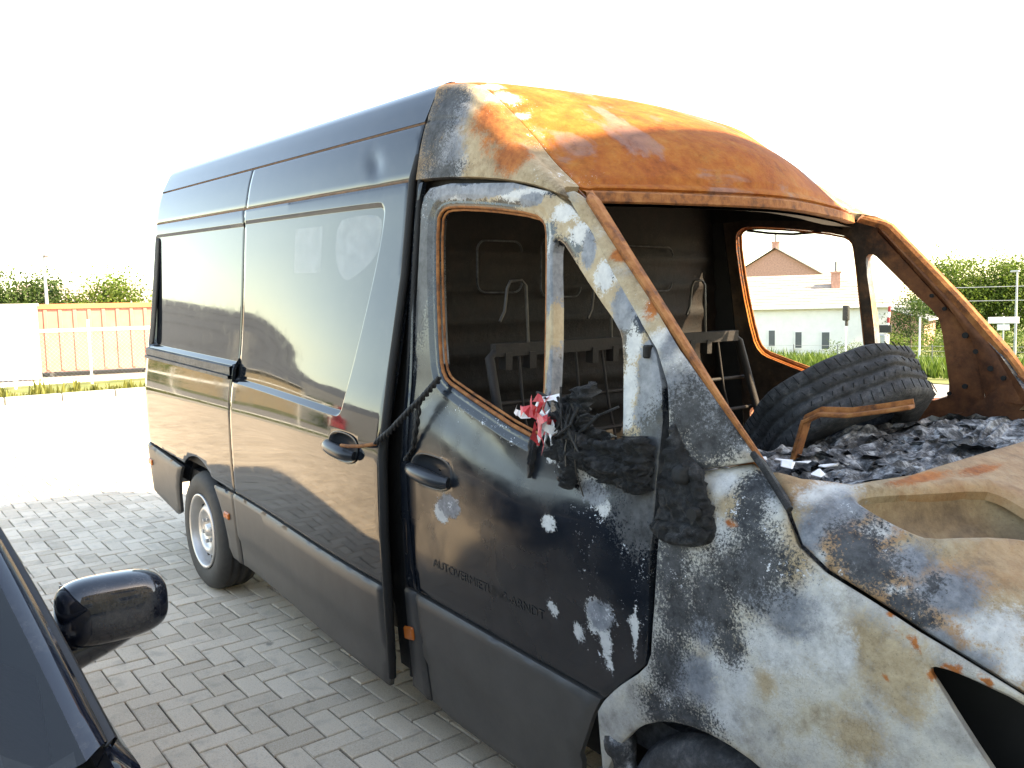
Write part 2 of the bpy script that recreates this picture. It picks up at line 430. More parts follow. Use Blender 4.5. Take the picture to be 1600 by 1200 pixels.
def build_materials():
    m = {}
    for k in ('paint', 'ash', 'hood', 'rust', 'capside', 'inner', 'innerrust', 'innerdoor', 'dullpaint'): m[k] = burnt('burned_' + k, k)
    m['clad'] = simple('grey_plastic_cladding', (.066, .063, .060), .45, .22, 5, bump=.1)
    m['rubber'] = simple('black_rubber', (.006, .006, .0065), .75, .3, 20, bump=.3)
    m['tyre'] = simple('tyre_rubber', (.035, .034, .033), .75, .3, 14)
    t = NT('charred_tyre'); n = t.mixf(.5, t.noise(7, 8, .7), t.noise(34, 7, .75)); t.set(t.ramp(n, [(.36, (.012, .0125, .014)), (.5, (.040, .042, .047)), (.58, (.085, .088, .095)), (.68, (.20, .19, .18))]), .75); t.bump(t.noise(70, 7, .75), .9, .008); m['burnt_tyre'] = t.m
    m['rim'] = simple('silver_steel', (.55, .53, .51), .38, .12, 6, metal=.6, bump=.05)
    m['dark'] = simple('dark_void', (.008, .008, .008), .8, .3, 6, bump=0)
    t = NT('char'); n = t.noise(26, 8, .75); t.set(t.ramp(n, [(.36, (.005, .005, .0055)), (.52, (.018, .0185, .020)), (.62, (.055, .056, .06)), (.72, (.13, .13, .135))]), t.ramp(t.noise(12, 4), [(.4, (.35, .35, .35)), (.6, (.85, .85, .85))])); t.bump(t.noise(110, 7, .8), 1.0, .012); m['char'] = t.m
    t = NT('pale_patch'); tr = t.n('ShaderNodeBsdfTransparent'); mx = t.n('ShaderNodeMixShader'); t.set((.62, .68, .74), .25)  # thin pale translucent patch laid on the sliding door
    t.link(t.ramp(t.noise(18, 4, .6, vec=None), [(.3, (.05, .05, .05)), (.7, (.15, .15, .15))]), mx.inputs[0]); t.link(tr.outputs[0], mx.inputs[1]); t.link(t.b.outputs[0], mx.inputs[2]); t.link(mx.outputs[0], t.t.nodes['Material Output'].inputs[0]); m['pale_sheet'] = t.m
    t = NT('ash_debris'); n = t.noise(16, 6, .7); t.set(t.ramp(n, [(.36, (.010, .010, .011)), (.47, (.035, .036, .039)), (.54, (.14, .145, .155)), (.64, (.42, .43, .44))]), .7); t.bump(t.noise(60, 5), .9, .01); m['debris'] = t.m
    t = NT('orange_rust'); n = t.noise(22, 6, .7); t.set(t.ramp(n, [(.34, (.10, .038, .018)), (.5, (.28, .098, .028)), (.62, (.36, .15, .05))]), .85); t.bump(t.noise(120, 4), .4, .003); m['orust'] = t.m
    m['dullrust'] = simple('dull_rusty_steel', (.009, .0056, .0046), .75, .5, 14, bump=.4)
    m['wire'] = simple('bare_wire', (.05, .044, .038), .5, .4, 30, metal=.4, bump=0)
    m['seam'] = simple('seam_reflection', (.13, .068, .036), .8, .4, 20)  # brown painted in for the orange reflection along the body seams
    m['amber'] = simple('amber_lens', (.55, .14, .03), .25, .15, 12, bump=0)
    m['handle'] = simple('satin_black_handle', (.028, .031, .036), .32, .15, 8, bump=.05)
    m['tape_red'] = simple('red_tape', (.55, .05, .06), .4, .2, 20, bump=0)
    m['tape_white'] = simple('white_tape', (.72, .73, .76), .4, .12, 20, bump=0)
    m['cord'] = simple('charred_cord', (.014, .014, .015), .65, .4, 40)
    m['letter'] = simple('ghost_lettering', (.022, .022, .022), .6, .3, 40, bump=0)
    t = NT('car_paint'); dn = t.math('MULTIPLY', t.sstep(t.mixf(.6, t.noise(120, 5, .8), t.noise(6, 4, .6)), .50, .66), .16); t.set(t.mix(dn, (.006, .009, .018), (.22, .21, .19)), t.mixf(dn, .08, .7), spec=.5, coat=.6); t.b.inputs['Coat Roughness'].default_value = .04; m['carpaint'] = t.m
    t = NT('glass'); t.set((.75, .85, .85), .02); t.b.inputs['Transmission Weight'].default_value = 1.0; t.b.inputs['IOR'].default_value = 1.45; m['glass'] = t.m
    t = NT('tinted_glass'); t.set((.012, .016, .020), .03, spec=.6); m['tint'] = t.m
    # paving brick: exposed aggregate, tone differs from brick to brick
    t = NT('concrete_paver'); oi = t.n('ShaderNodeObjectInfo'); at = t.n('ShaderNodeAttribute', attribute_name='tone')
    gp = t.n('ShaderNodeNewGeometry').outputs['Position']
    tone = t.math('ADD', oi.outputs['Random'], at.outputs['Fac'])
    tone = t.math('FRACT', tone)
    base = t.ramp(tone, [(0, (.54, .44, .335)), (.5, (.64, .53, .41)), (1, (.73, .61, .48))])
    fine = t.noise(170, 4, .8, vec=gp); mid = t.noise(9, 5, .6, vec=gp)
    base = t.mix(t.sstep(fine, .53, .66), base, (.66, .63, .58)); base = t.mix(t.math('MULTIPLY', t.sstep(fine, .47, .34), .55), base, (.17, .155, .135))
    base = t.mix(t.math('MULTIPLY', t.sstep(mid, .5, .7), .4), base, (.30, .265, .22))
    big = t.noise(.9, 6, .65, vec=gp, dist=.8); base = t.mix(t.math('MULTIPLY', t.sstep(big, .52, .72), .32), base, (.25, .22, .18))
    spot = t.noise(5.5, 3, .5, vec=gp); base = t.mix(t.math('MULTIPLY', t.sstep(spot, .70, .76), .6), base, (.10, .09, .08))
    t.set(base, .85, spec=.3); t.bump(fine, .5, .002); m['paver'] = t.m
    m['joint'] = simple('sandy_joint', (.05, .040, .030), .95, .4, 30)
    # far ground: same paving too far away to tell apart
    t = NT('yard_ground'); gp = t.n('ShaderNodeNewGeometry').outputs['Position']
    n = t.noise(.35, 8, .65, vec=gp); f = t.noise(30, 4, .7, vec=gp)
    t.set(t.mix(.35, t.ramp(n, [(.35, (.24, .225, .20)), (.65, (.32, .30, .27))]), t.ramp(f, [(.35, (.17, .16, .15)), (.65, (.36, .34, .31))])), .9); m['ground'] = t.m
    t = NT('grass_soil'); gp = t.n('ShaderNodeNewGeometry').outputs['Position']
    n = t.noise(1.2, 8, .7, vec=gp); t.set(t.ramp(n, [(.35, (.075, .10, .02)), (.5, (.12, .14, .035)), (.65, (.20, .18, .07))]), .95); m['grass'] = t.m
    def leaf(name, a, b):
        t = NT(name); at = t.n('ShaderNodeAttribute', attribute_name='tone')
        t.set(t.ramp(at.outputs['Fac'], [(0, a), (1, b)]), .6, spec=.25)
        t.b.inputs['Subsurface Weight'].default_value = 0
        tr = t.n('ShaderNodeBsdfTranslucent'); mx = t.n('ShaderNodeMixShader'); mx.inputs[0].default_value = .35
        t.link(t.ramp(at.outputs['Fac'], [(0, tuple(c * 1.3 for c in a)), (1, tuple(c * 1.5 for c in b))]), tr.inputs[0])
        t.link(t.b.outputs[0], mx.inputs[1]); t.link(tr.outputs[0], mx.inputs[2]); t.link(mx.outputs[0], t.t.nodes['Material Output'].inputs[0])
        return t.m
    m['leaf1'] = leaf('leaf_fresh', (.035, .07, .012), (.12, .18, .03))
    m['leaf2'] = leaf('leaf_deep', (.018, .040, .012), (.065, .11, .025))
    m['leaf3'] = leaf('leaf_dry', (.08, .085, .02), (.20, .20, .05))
    m['bark'] = simple('bark', (.10, .075, .05), .9, .4, 12)
    m['white'] = simple('white_paint', (.78, .77, .74), .6, .06, 3)
    m['salmon'] = simple('faded_red_paint', (.47, .19, .14), .6, .2, 2)
    m['salmon2'] = simple('faded_red_rail', (.46, .17, .08), .6, .2, 2)
    m['galv'] = simple('galvanised_steel', (.42, .43, .44), .45, .15, 10, metal=.5)
    m['brick'] = simple('brick_wall', (.40, .23, .18), .9, .25, 10)
    m['beige'] = simple('beige_render', (.46, .37, .25), .85, .15, 3)
    m['tile'] = simple('clay_roof_tile', (.40, .33, .28), .85, .25, 6)
    m['slate'] = simple('grey_roof_sheet', (.13, .14, .15), .6, .2, 4)
    m['grey'] = simple('grey_cladding', (.22, .23, .24), .6, .15, 3)
    m['concrete'] = simple('concrete', (.38, .37, .34), .9, .15, 4)
    m['window'] = simple('dark_window', (.12, .13, .14), .08, .1, 3, bump=0)
    m['black'] = simple('black_plastic', (.015, .015, .016), .4, .2, 10)
    m['carred'] = simple('red_lorry_paint', (.35, .02, .03), .3, .1, 3, bump=0)
    return m
MT = build_materials()

def cr(xs,ys,x):
    """monotone-ish cubic (finite-difference hermite) interpolation"""
    xs=np.asarray(xs,float);ys=np.asarray(ys,float);x=np.clip(np.asarray(x,float),xs[0],xs[-1])
    d=np.diff(ys)/np.diff(xs); m=np.empty_like(ys); m[0]=d[0];m[-1]=d[-1]
    a,b=d[:-1],d[1:]; m[1:-1]=np.where(a*b>0,2*a*b/np.where(a+b==0,1,a+b),0)
    i=np.clip(np.searchsorted(xs,x)-1,0,len(xs)-2); h=xs[i+1]-xs[i]; t=(x-xs[i])/h
    return (2*t**3-3*t**2+1)*ys[i]+(t**3-2*t**2+t)*h*m[i]+(-2*t**3+3*t**2)*ys[i+1]+(t**3-t**2)*h*m[i+1]
WZ=[0,.3,.5,.69,.9,1.1,1.3,1.5,1.75,2.0,2.185,2.3,2.4,2.5,2.55]
WW=[.92,.943,.962,.976,.986,.989,.970,.94,.912,.887,.868,.848,.818,.775,.74]
def w(z): return cr(WZ,WW,z)
XR=-4.80
def rear(x,r=.15):
    q=np.clip((XR+r)-np.asarray(x,float),0,r); return r-np.sqrt(np.maximum(r*r-q*q,0))
def SIDE(x,z):
    x=np.asarray(x,float);z=np.asarray(z,float)
    return np.stack([x,-(w(z)-rear(x)),z],-1)
FX=[-.40,.10,.40,.70,.95,1.04]
FYZ=[ # A..G for each station (y,z)
 [(-.965,.40),(-.985,.75),(-.984,1.0),(-.962,1.25),(-.88,1.40),(-.5,1.45),(0,1.46)],
 [(-.965,.40),(-.985,.75),(-.984,1.0),(-.955,1.26),(-.84,1.385),(-.5,1.41),(0,1.42)],
 [(-.960,.40),(-.98,.75),(-.978,.98),(-.945,1.185),(-.81,1.305),(-.5,1.34),(0,1.35)],
 [(-.925,.40),(-.945,.75),(-.94,.92),(-.905,1.06),(-.77,1.185),(-.5,1.225),(0,1.245)],
 [(-.80,.40),(-.82,.70),(-.81,.82),(-.77,.91),(-.66,1.00),(-.45,1.05),(0,1.08)],
 [(-.66,.40),(-.68,.66),(-.67,.74),(-.64,.81),(-.56,.88),(-.4,.93),(0,.95)]]
FA=np.array(FYZ)
def FRONT(x,s):
    x=np.asarray(x,float);s=np.asarray(s,float)
    k=np.arange(7.)
    Y=np.stack([cr(FX,FA[:,j,0],x) for j in range(7)],-1); Z=np.stack([cr(FX,FA[:,j,1],x) for j in range(7)],-1)
    # catmull rom in s
    i=np.clip(np.floor(s).astype(int),0,5); t=s-i
    def g(A,j): 
        j=np.clip(j,0,6); return np.take_along_axis(A,j[...,None],-1)[...,0]
    out=[]
    for A in (Y,Z):
        p0,p1,p2,p3=g(A,i-1),g(A,i),g(A,i+1),g(A,i+2)
        if A is Y: p3=np.where(i+2>6,-g(A,np.full_like(i,5)),p3)
        else: p3=np.where(i+2>6,g(A,np.full_like(i,5)),p3)
        out.append(.5*(2*p1+(p2-p0)*t+(2*p0-5*p1+4*p2-p3)*t*t+(3*p1-p0-3*p2+p3)*t**3))
    return np.stack([x,out[0],out[1]],-1)
# roof cap: t 0 rear..1 front ; s in 0..6 : side bottom .. centre
CT=[0,.2,.4,.6,.8,1.]
CP=np.array([ # s0 bottom of side, s1 mid side, s2 corner low, s3 corner high(crease), s4 , s5 centre
 [(-1.415,-.868,2.19),(-1.415,-.838,2.34),(-1.415,-.79,2.47),(-1.415,-.735,2.546),(-1.415,-.45,2.580),(-1.415,0,2.594)],
 [(-1.28,-.869,2.185),(-1.26,-.843,2.33),(-1.24,-.80,2.445),(-1.215,-.735,2.510),(-1.19,-.45,2.530),(-1.16,0,2.537)],
 [(-1.10,-.872,2.172),(-1.08,-.85,2.285),(-1.07,-.81,2.375),(-1.06,-.735,2.420),(-1.00,-.45,2.440),(-.95,0,2.455)],
 [(-.92,-.876,2.15),(-.91,-.86,2.22),(-.915,-.82,2.285),(-.915,-.735,2.308),(-.83,-.45,2.350),(-.75,0,2.368)],
 [(-.74,-.880,2.118),(-.755,-.867,2.16),(-.775,-.83,2.195),(-.785,-.745,2.200),(-.68,-.45,2.248),(-.58,0,2.266)],
 [(-.565,-.884,2.065),(-.59,-.873,2.085),(-.62,-.845,2.10),(-.645,-.765,2.108),(-.545,-.45,2.112),(-.465,0,2.115)]])
def CAP(t,s):
    t=np.asarray(t,float);s=np.asarray(s,float)
    K=np.stack([np.stack([cr(CT,CP[:,j,c],t) for c in range(3)],-1) for j in range(6)],-2)
    i=np.clip(np.floor(s).astype(int),0,4); u=(s-i)[...,None]
    def g(j):
        m=j>5; j=np.where(m,4,np.clip(j,0,5)); v=np.take_along_axis(K,j[...,None,None],-2)[...,0,:]
        return np.where(m[...,None],v*np.array([1,-1,1]),v)
    p0,p1,p2,p3=g(i-1),g(i),g(i+1),g(i+2)
    return .5*(2*p1+(p2-p0)*u+(2*p0-5*p1+4*p2-p3)*u*u+(3*p1-p0-3*p2+p3)*u**3)
B_DOOR={
 'white':[(-1.07,-0.989,1.05,0.039,0.006,0.037),(-0.993,-0.989,1.1,0.03,0.006,0.015),(-0.501,-0.988,1.14,0.033,0.006,0.022),(-0.498,-0.986,0.888,0.025,0.006,0.019),(-0.316,-0.986,0.919,0.04,0.006,0.056),(-0.284,-0.985,0.866,0.022,0.006,0.056),(-0.181,-0.987,0.929,0.014,0.006,0.059),(-0.393,-0.985,0.856,0.021,0.006,0.028),(-0.276,-0.982,0.796,0.012,0.006,0.019),(-0.35,-0.972,1.28,0.058,0.006,0.026),(-0.299,-0.978,1.23,0.033,0.006,0.024),(-1.11,-0.876,2.12,0.19,0.006,0.021),(-0.787,-0.878,2.09,0.13,0.006,0.018),(-0.587,-0.885,2.02,0.056,0.006,0.026),(-0.512,-0.891,1.96,0.043,0.006,0.032),(-0.396,-0.903,1.84,0.035,0.006,0.041),(-0.311,-0.913,1.74,0.033,0.006,0.04),(-0.266,-0.922,1.66,0.028,0.006,0.05),(-0.264,-0.933,1.56,0.029,0.008,0.066),(-0.264,-0.943,1.48,0.024,0.007,0.049),(-0.64,-0.897,1.9,0.015,0.007,0.075),(-0.455,-0.97,1.3,0.052,0.006,0.017),(-0.541,-0.967,1.32,0.022,0.006,0.015)],
 'tan':[(-0.262,-0.935,1.54,0.036,0.014,0.12),(-0.646,-0.883,2.04,0.14,0.006,0.042),(-0.437,-0.9,1.87,0.067,0.009,0.087),(-0.556,-0.888,1.99,0.071,0.006,0.044),(-0.24,-0.925,1.63,0.054,0.007,0.066),(-0.351,-0.909,1.77,0.058,0.007,0.068),(-0.868,-0.877,2.11,0.2,0.006,0.029),(-0.239,-0.945,1.46,0.037,0.01,0.065),(-0.611,-0.92,1.68,0.035,0.024,0.22)],
 'grey':[(-0.971,-0.876,2.12,0.21,0.006,0.027),(-0.313,-0.911,1.76,0.043,0.007,0.067),(-0.202,-0.928,1.6,0.045,0.009,0.081),(-0.627,-0.902,1.84,0.027,0.011,0.11),(-0.585,-0.936,1.53,0.026,0.014,0.11),(-1.23,-0.875,2.13,0.12,0.006,0.028),(-0.738,-0.88,2.07,0.061,0.006,0.02),(-0.2,-0.94,1.5,0.044,0.008,0.064),(-0.467,-0.896,1.91,0.027,0.006,0.053),(-0.303,-0.987,0.929,0.049,0.006,0.047),(-0.346,-0.975,1.26,0.063,0.006,0.033),(-1.02,-0.989,1.08,0.069,0.006,0.038)],
 'soot':[(-0.216,-0.966,1.33,0.13,0.012,0.084),(-0.18,-0.977,1.24,0.078,0.012,0.097),(-1.32,-0.9,1.87,0.063,0.027,0.27),(-0.163,-0.954,1.41,0.065,0.015,0.095)],
 'speck':[(-1.02,-0.989,1.09,0.091,0.006,0.06),(-1.05,-0.979,1.23,0.067,0.006,0.017),(-0.327,-0.981,1.21,0.072,0.007,0.059),(-0.354,-0.989,1.12,0.06,0.006,0.048),(-0.201,-0.988,1.14,0.058,0.006,0.042),(-0.165,-0.989,1.08,0.044,0.006,0.068),(-0.341,-0.989,1.03,0.075,0.006,0.052),(-0.279,-0.987,0.94,0.11,0.006,0.086),(-0.403,-0.981,1.21,0.036,0.006,0.052),(-0.862,-0.959,1.38,0.17,0.006,0.03),(-0.723,-0.964,1.34,0.12,0.006,0.024),(-1.01,-0.955,1.4,0.14,0.006,0.024),(-0.48,-0.972,1.29,0.079,0.006,0.029),(-0.163,-0.988,0.978,0.035,0.006,0.12),(-1.33,-0.88,2.07,0.031,0.013,0.14),(-0.305,-0.982,0.803,0.075,0.006,0.063),(-0.123,-0.988,1.12,0.03,0.006,0.065)],
}
B_PILLAR={
 'tan':[(-0.494,-0.885,2.02,0.089,0.007,0.071),(-0.392,-0.896,1.91,0.084,0.007,0.069),(-0.285,-0.906,1.81,0.078,0.007,0.066),(-0.185,-0.916,1.71,0.064,0.006,0.058),(0.088,-0.95,1.43,0.045,0.006,0.027),(-0.116,-0.921,1.67,0.033,0.006,0.031)],
 'white':[(-0.122,-0.925,1.63,0.057,0.006,0.035),(-0.181,-0.919,1.68,0.034,0.006,0.026),(-0.077,-0.929,1.59,0.039,0.006,0.022),(0.069,-0.949,1.44,0.06,0.006,0.022)],
 'grey':[(-0.049,-0.936,1.53,0.11,0.009,0.077),(0.007,-0.943,1.48,0.093,0.009,0.061),(-0.123,-0.933,1.56,0.062,0.007,0.063),(-0.158,-0.921,1.67,0.022,0.006,0.048)],
 'soot':[(-0.035,-0.948,1.44,0.066,0.01,0.061),(-0.084,-0.94,1.5,0.049,0.01,0.077),(-0.054,-0.959,1.38,0.058,0.006,0.032),(0.002,-0.939,1.51,0.045,0.006,0.039),(0.045,-0.944,1.47,0.036,0.006,0.03)],
 'rust':[(-0.367,-0.897,1.9,0.024,0.006,0.02),(-0.234,-0.911,1.76,0.018,0.006,0.033)],
 'speck':[(-0.11,-0.926,1.62,0.073,0.006,0.047),(0.05,-0.949,1.44,0.089,0.006,0.038),(-0.258,-0.909,1.78,0.068,0.007,0.066),(0,-0.937,1.52,0.056,0.006,0.045)],
}
B_FEND={
 'soot':[(0.179,-0.967,1.2,0.08,0.016,0.076),(0.117,-0.975,1.16,0.1,0.008,0.077),(0.051,-0.98,1.09,0.081,0.006,0.081),(-0.07,-0.977,1.14,0.061,0.011,0.14),(-0.042,-0.983,1.02,0.06,0.006,0.098),(-0.075,-0.987,0.873,0.054,0.006,0.085),(0.119,-0.937,1.3,0.043,0.031,0.064),(0.162,-0.959,1.24,0.046,0.014,0.041),(0.09,-0.982,1.04,0.052,0.006,0.04),(-0.093,-0.985,0.746,0.064,0.006,0.054),(-0.027,-0.962,1.24,0.057,0.016,0.059),(0.107,-0.9,1.35,0.041,0.053,0.046),(0.113,-0.985,0.99,0.045,0.006,0.039),(-0,-0.986,0.77,0.087,0.006,0.047)],
 'grey':[(0.158,-0.972,1.18,0.056,0.007,0.05),(0.173,-0.976,1.13,0.08,0.006,0.038),(0.026,-0.987,0.879,0.058,0.006,0.067),(0.253,-0.974,1.12,0.076,0.007,0.06),(-0.031,-0.987,0.857,0.039,0.006,0.083),(0.039,-0.983,1.01,0.048,0.006,0.048),(0.146,-0.883,1.36,0.04,0.045,0.032)],
 'white':[(0.321,-0.972,1.11,0.059,0.011,0.094),(0.228,-0.981,1.03,0.078,0.006,0.056),(0.136,-0.987,0.921,0.046,0.006,0.062),(0.105,-0.987,0.831,0.062,0.006,0.054),(0.026,-0.914,1.35,0.038,0.025,0.027),(0.103,-0.882,1.37,0.025,0.024,0.015),(0.061,-0.964,1.23,0.027,0.011,0.048),(0.004,-0.972,1.19,0.064,0.006,0.021),(-0.05,-0.977,1.14,0.06,0.006,0.021),(0.387,-0.971,1.08,0.027,0.006,0.053),(0.164,-0.907,1.34,0.032,0.036,0.04),(-0.072,-0.987,0.824,0.033,0.006,0.05),(0.082,-0.987,0.933,0.023,0.006,0.046)],
 'tan':[(0.492,-0.963,1.07,0.073,0.016,0.07),(0.424,-0.965,1.11,0.062,0.012,0.052),(0.212,-0.986,0.943,0.029,0.006,0.034),(0.026,-0.987,0.895,0.025,0.006,0.063),(0.523,-0.965,1,0.033,0.006,0.028),(0.251,-0.956,1.22,0.044,0.022,0.064),(0.43,-0.98,0.911,0.052,0.006,0.046),(0.066,-0.938,1.3,0.036,0.018,0.04),(0.239,-0.929,1.28,0.028,0.027,0.048)],
 'rust':[(0.572,-0.937,1.1,0.008,0.006,0.008),(0.595,-0.931,1.1,0.008,0.006,0.009),(0.62,-0.922,1.1,0.007,0.006,0.007),(0.642,-0.913,1.09,0.008,0.006,0.007),(0.554,-0.949,1.08,0.008,0.006,0.009),(0.467,-0.95,1.14,0.007,0.006,0.006),(0.506,-0.938,1.14,0.006,0.006,0.006),(0.519,-0.942,1.13,0.007,0.006,0.006),(0.523,-0.948,1.11,0.007,0.006,0.006),(0.544,-0.959,1.04,0.007,0.006,0.007),(0.48,-0.967,1.05,0.006,0.006,0.006),(0.463,-0.94,1.17,0.007,0.006,0.006),(0.08,-0.953,1.27,0.015,0.006,0.01)],
 'speck':[(0.086,-0.941,1.3,0.086,0.031,0.068),(0.004,-0.972,1.19,0.11,0.007,0.048),(0.181,-0.95,1.26,0.059,0.02,0.045),(0.21,-0.963,1.21,0.067,0.018,0.068),(-0.072,-0.986,0.789,0.084,0.006,0.078),(-0.048,-0.979,1.11,0.081,0.006,0.081),(0.286,-0.958,1.2,0.042,0.023,0.075)],
}
B_HOOD={
 'soot':[(0.364,-0.899,1.27,0.056,0.048,0.05),(0.401,-0.911,1.24,0.059,0.038,0.04),(0.331,-0.895,1.29,0.037,0.035,0.033),(0.476,-0.921,1.19,0.036,0.021,0.022),(0.517,-0.921,1.17,0.027,0.016,0.016),(0.511,-0.864,1.23,0.015,0.019,0.018)],
 'grey':[(0.383,-0.905,1.25,0.033,0.031,0.036),(0.537,-0.869,1.22,0.057,0.054,0.039),(0.29,-0.878,1.32,0.052,0.057,0.043),(0.313,-0.838,1.33,0.033,0.042,0.02),(0.457,-0.864,1.26,0.043,0.044,0.03),(0.27,-0.917,1.29,0.036,0.039,0.058),(0.546,-0.926,1.14,0.058,0.031,0.024),(0.609,-0.911,1.12,0.046,0.029,0.022)],
 'white':[(0.245,-0.83,1.35,0.047,0.058,0.023),(0.375,-0.843,1.3,0.039,0.041,0.015),(0.457,-0.864,1.26,0.023,0.022,0.012),(0.622,-0.864,1.17,0.054,0.05,0.039),(0.3,-0.937,1.24,0.018,0.012,0.024),(0.457,-0.91,1.21,0.022,0.013,0.013),(0.673,-0.875,1.12,0.034,0.031,0.029)],
 'tan':[(0.469,-0.814,1.28,0.057,0.066,0.022),(0.616,-0.827,1.2,0.052,0.056,0.027),(0.296,-0.758,1.35,0.054,0.097,0.017),(0.241,-0.896,1.32,0.028,0.027,0.027),(0.566,-0.921,1.13,0.023,0.014,0.015),(0.622,-0.888,1.14,0.035,0.026,0.017)],
 'rust':[(0.321,-0.543,1.36,0.029,0.076,0.006),(0.364,-0.334,1.36,0.023,0.055,0.006)],
 'speck':[(0.302,-0.847,1.33,0.053,0.059,0.026),(0.393,-0.865,1.28,0.044,0.046,0.03),(0.467,-0.905,1.22,0.045,0.033,0.032),(0.348,-0.941,1.22,0.05,0.02,0.025),(0.515,-0.921,1.17,0.044,0.025,0.023),(0.232,-0.886,1.33,0.042,0.051,0.044)],
}
B_CAPB={
 'soot':[(-1.33,-0.832,2.37,0.1,0.056,0.17),(-1.3,-0.798,2.45,0.094,0.042,0.1),(-1.24,-0.867,2.2,0.12,0.006,0.036)],
 'grey':[(-1.22,-0.857,2.26,0.091,0.016,0.09),(-1.25,-0.822,2.4,0.1,0.038,0.1),(-1.24,-0.867,2.2,0.11,0.006,0.035)],
 'white':[(-1.22,-0.851,2.29,0.068,0.014,0.069),(-1.16,-0.866,2.21,0.055,0.007,0.045),(-1.09,-0.701,2.45,0.042,0.039,0.037),(-0.987,-0.718,2.37,0.022,0.024,0.022),(-1.17,-0.702,2.5,0.036,0.036,0.023)],
 'tan':[(-1.08,-0.857,2.26,0.13,0.016,0.076),(-0.981,-0.842,2.29,0.067,0.023,0.059),(-0.972,-0.874,2.16,0.18,0.006,0.024),(-1.16,-0.787,2.45,0.12,0.076,0.11),(-0.745,-0.875,2.14,0.14,0.018,0.034),(-0.69,-0.795,2.13,0.12,0.15,0.064),(-0.78,-0.768,2.19,0.063,0.072,0.05),(-1.05,-0.871,2.18,0.15,0.006,0.032)],
 'rust':[(-0.866,-0.853,2.22,0.075,0.031,0.066),(-1.03,-0.801,2.37,0.085,0.055,0.076),(-0.942,-0.767,2.32,0.11,0.098,0.1)],
 'speck':[(-1.06,-0.704,2.43,0.12,0.12,0.1),(-0.708,-0.778,2.14,0.11,0.15,0.063),(-0.847,-0.738,2.25,0.046,0.055,0.049),(-0.908,-0.713,2.31,0.057,0.06,0.061)],
}

# ------------------------------------------------------------------ ground
def ground_z(x, y):
    t = np.clip((np.asarray(y, float) - 9) / 34, 0, 1)
    return -1.75 * t * t * (3 - 2 * t)

def terrain(name, xs, ys, dz, mat):
    X, Y = np.meshgrid(xs, ys, indexing='ij'); Z = ground_z(X, Y) + dz
    V = np.stack([X, Y, Z], -1).reshape(-1, 3); nb = len(ys)
    F = [(i * nb + j, (i + 1) * nb + j, (i + 1) * nb + j + 1, i * nb + j + 1) for i in range(len(xs) - 1) for j in range(nb - 1)]
    return tag(mesh_object(name, V, F, mat, smooth=True), kind='structure')

terrain('ground', [-900, -300, -100, -40, 0, 40, 150, 900], [-900, -200, -60, -20, 0, 8] + list(range(10, 48, 2)) + [60, 120, 400, 900], -.05, MT['ground'])
terrain('grass_field', [-140, -60, -40, -30, -20, -12, -6, 0, 8, 30], [15.5, 17, 19] + list(range(21, 48, 2)) + [55, 80, 140], -.035, MT['grass'])
terrain('grass_verge', [-21, -19, -17.35], list(range(-40, 9, 4)), .06, MT['grass'])
terrain('meadow', [-95, -60, -45, -38], list(range(-60, -4, 8)), -.03, MT['grass'])

# kerb along the far side of the yard
def kerbs():
    root = empty('kerb', (-17.2, 0, 0)); root['kind'] = 'structure'
    b = MB().box((0, 0, 0), (.14, .96, .26), bev=.015); first = b.build('kerb_stone', MT['concrete'], root)
    first.location = (0, -14.5, 0)
    for k in range(1, 23):
        o = first.copy(); COL.objects.link(o); o.parent = root; o.location = (0.004 * math.sin(k * 3.1), -14.5 + k * .98, 0)
kerbs()

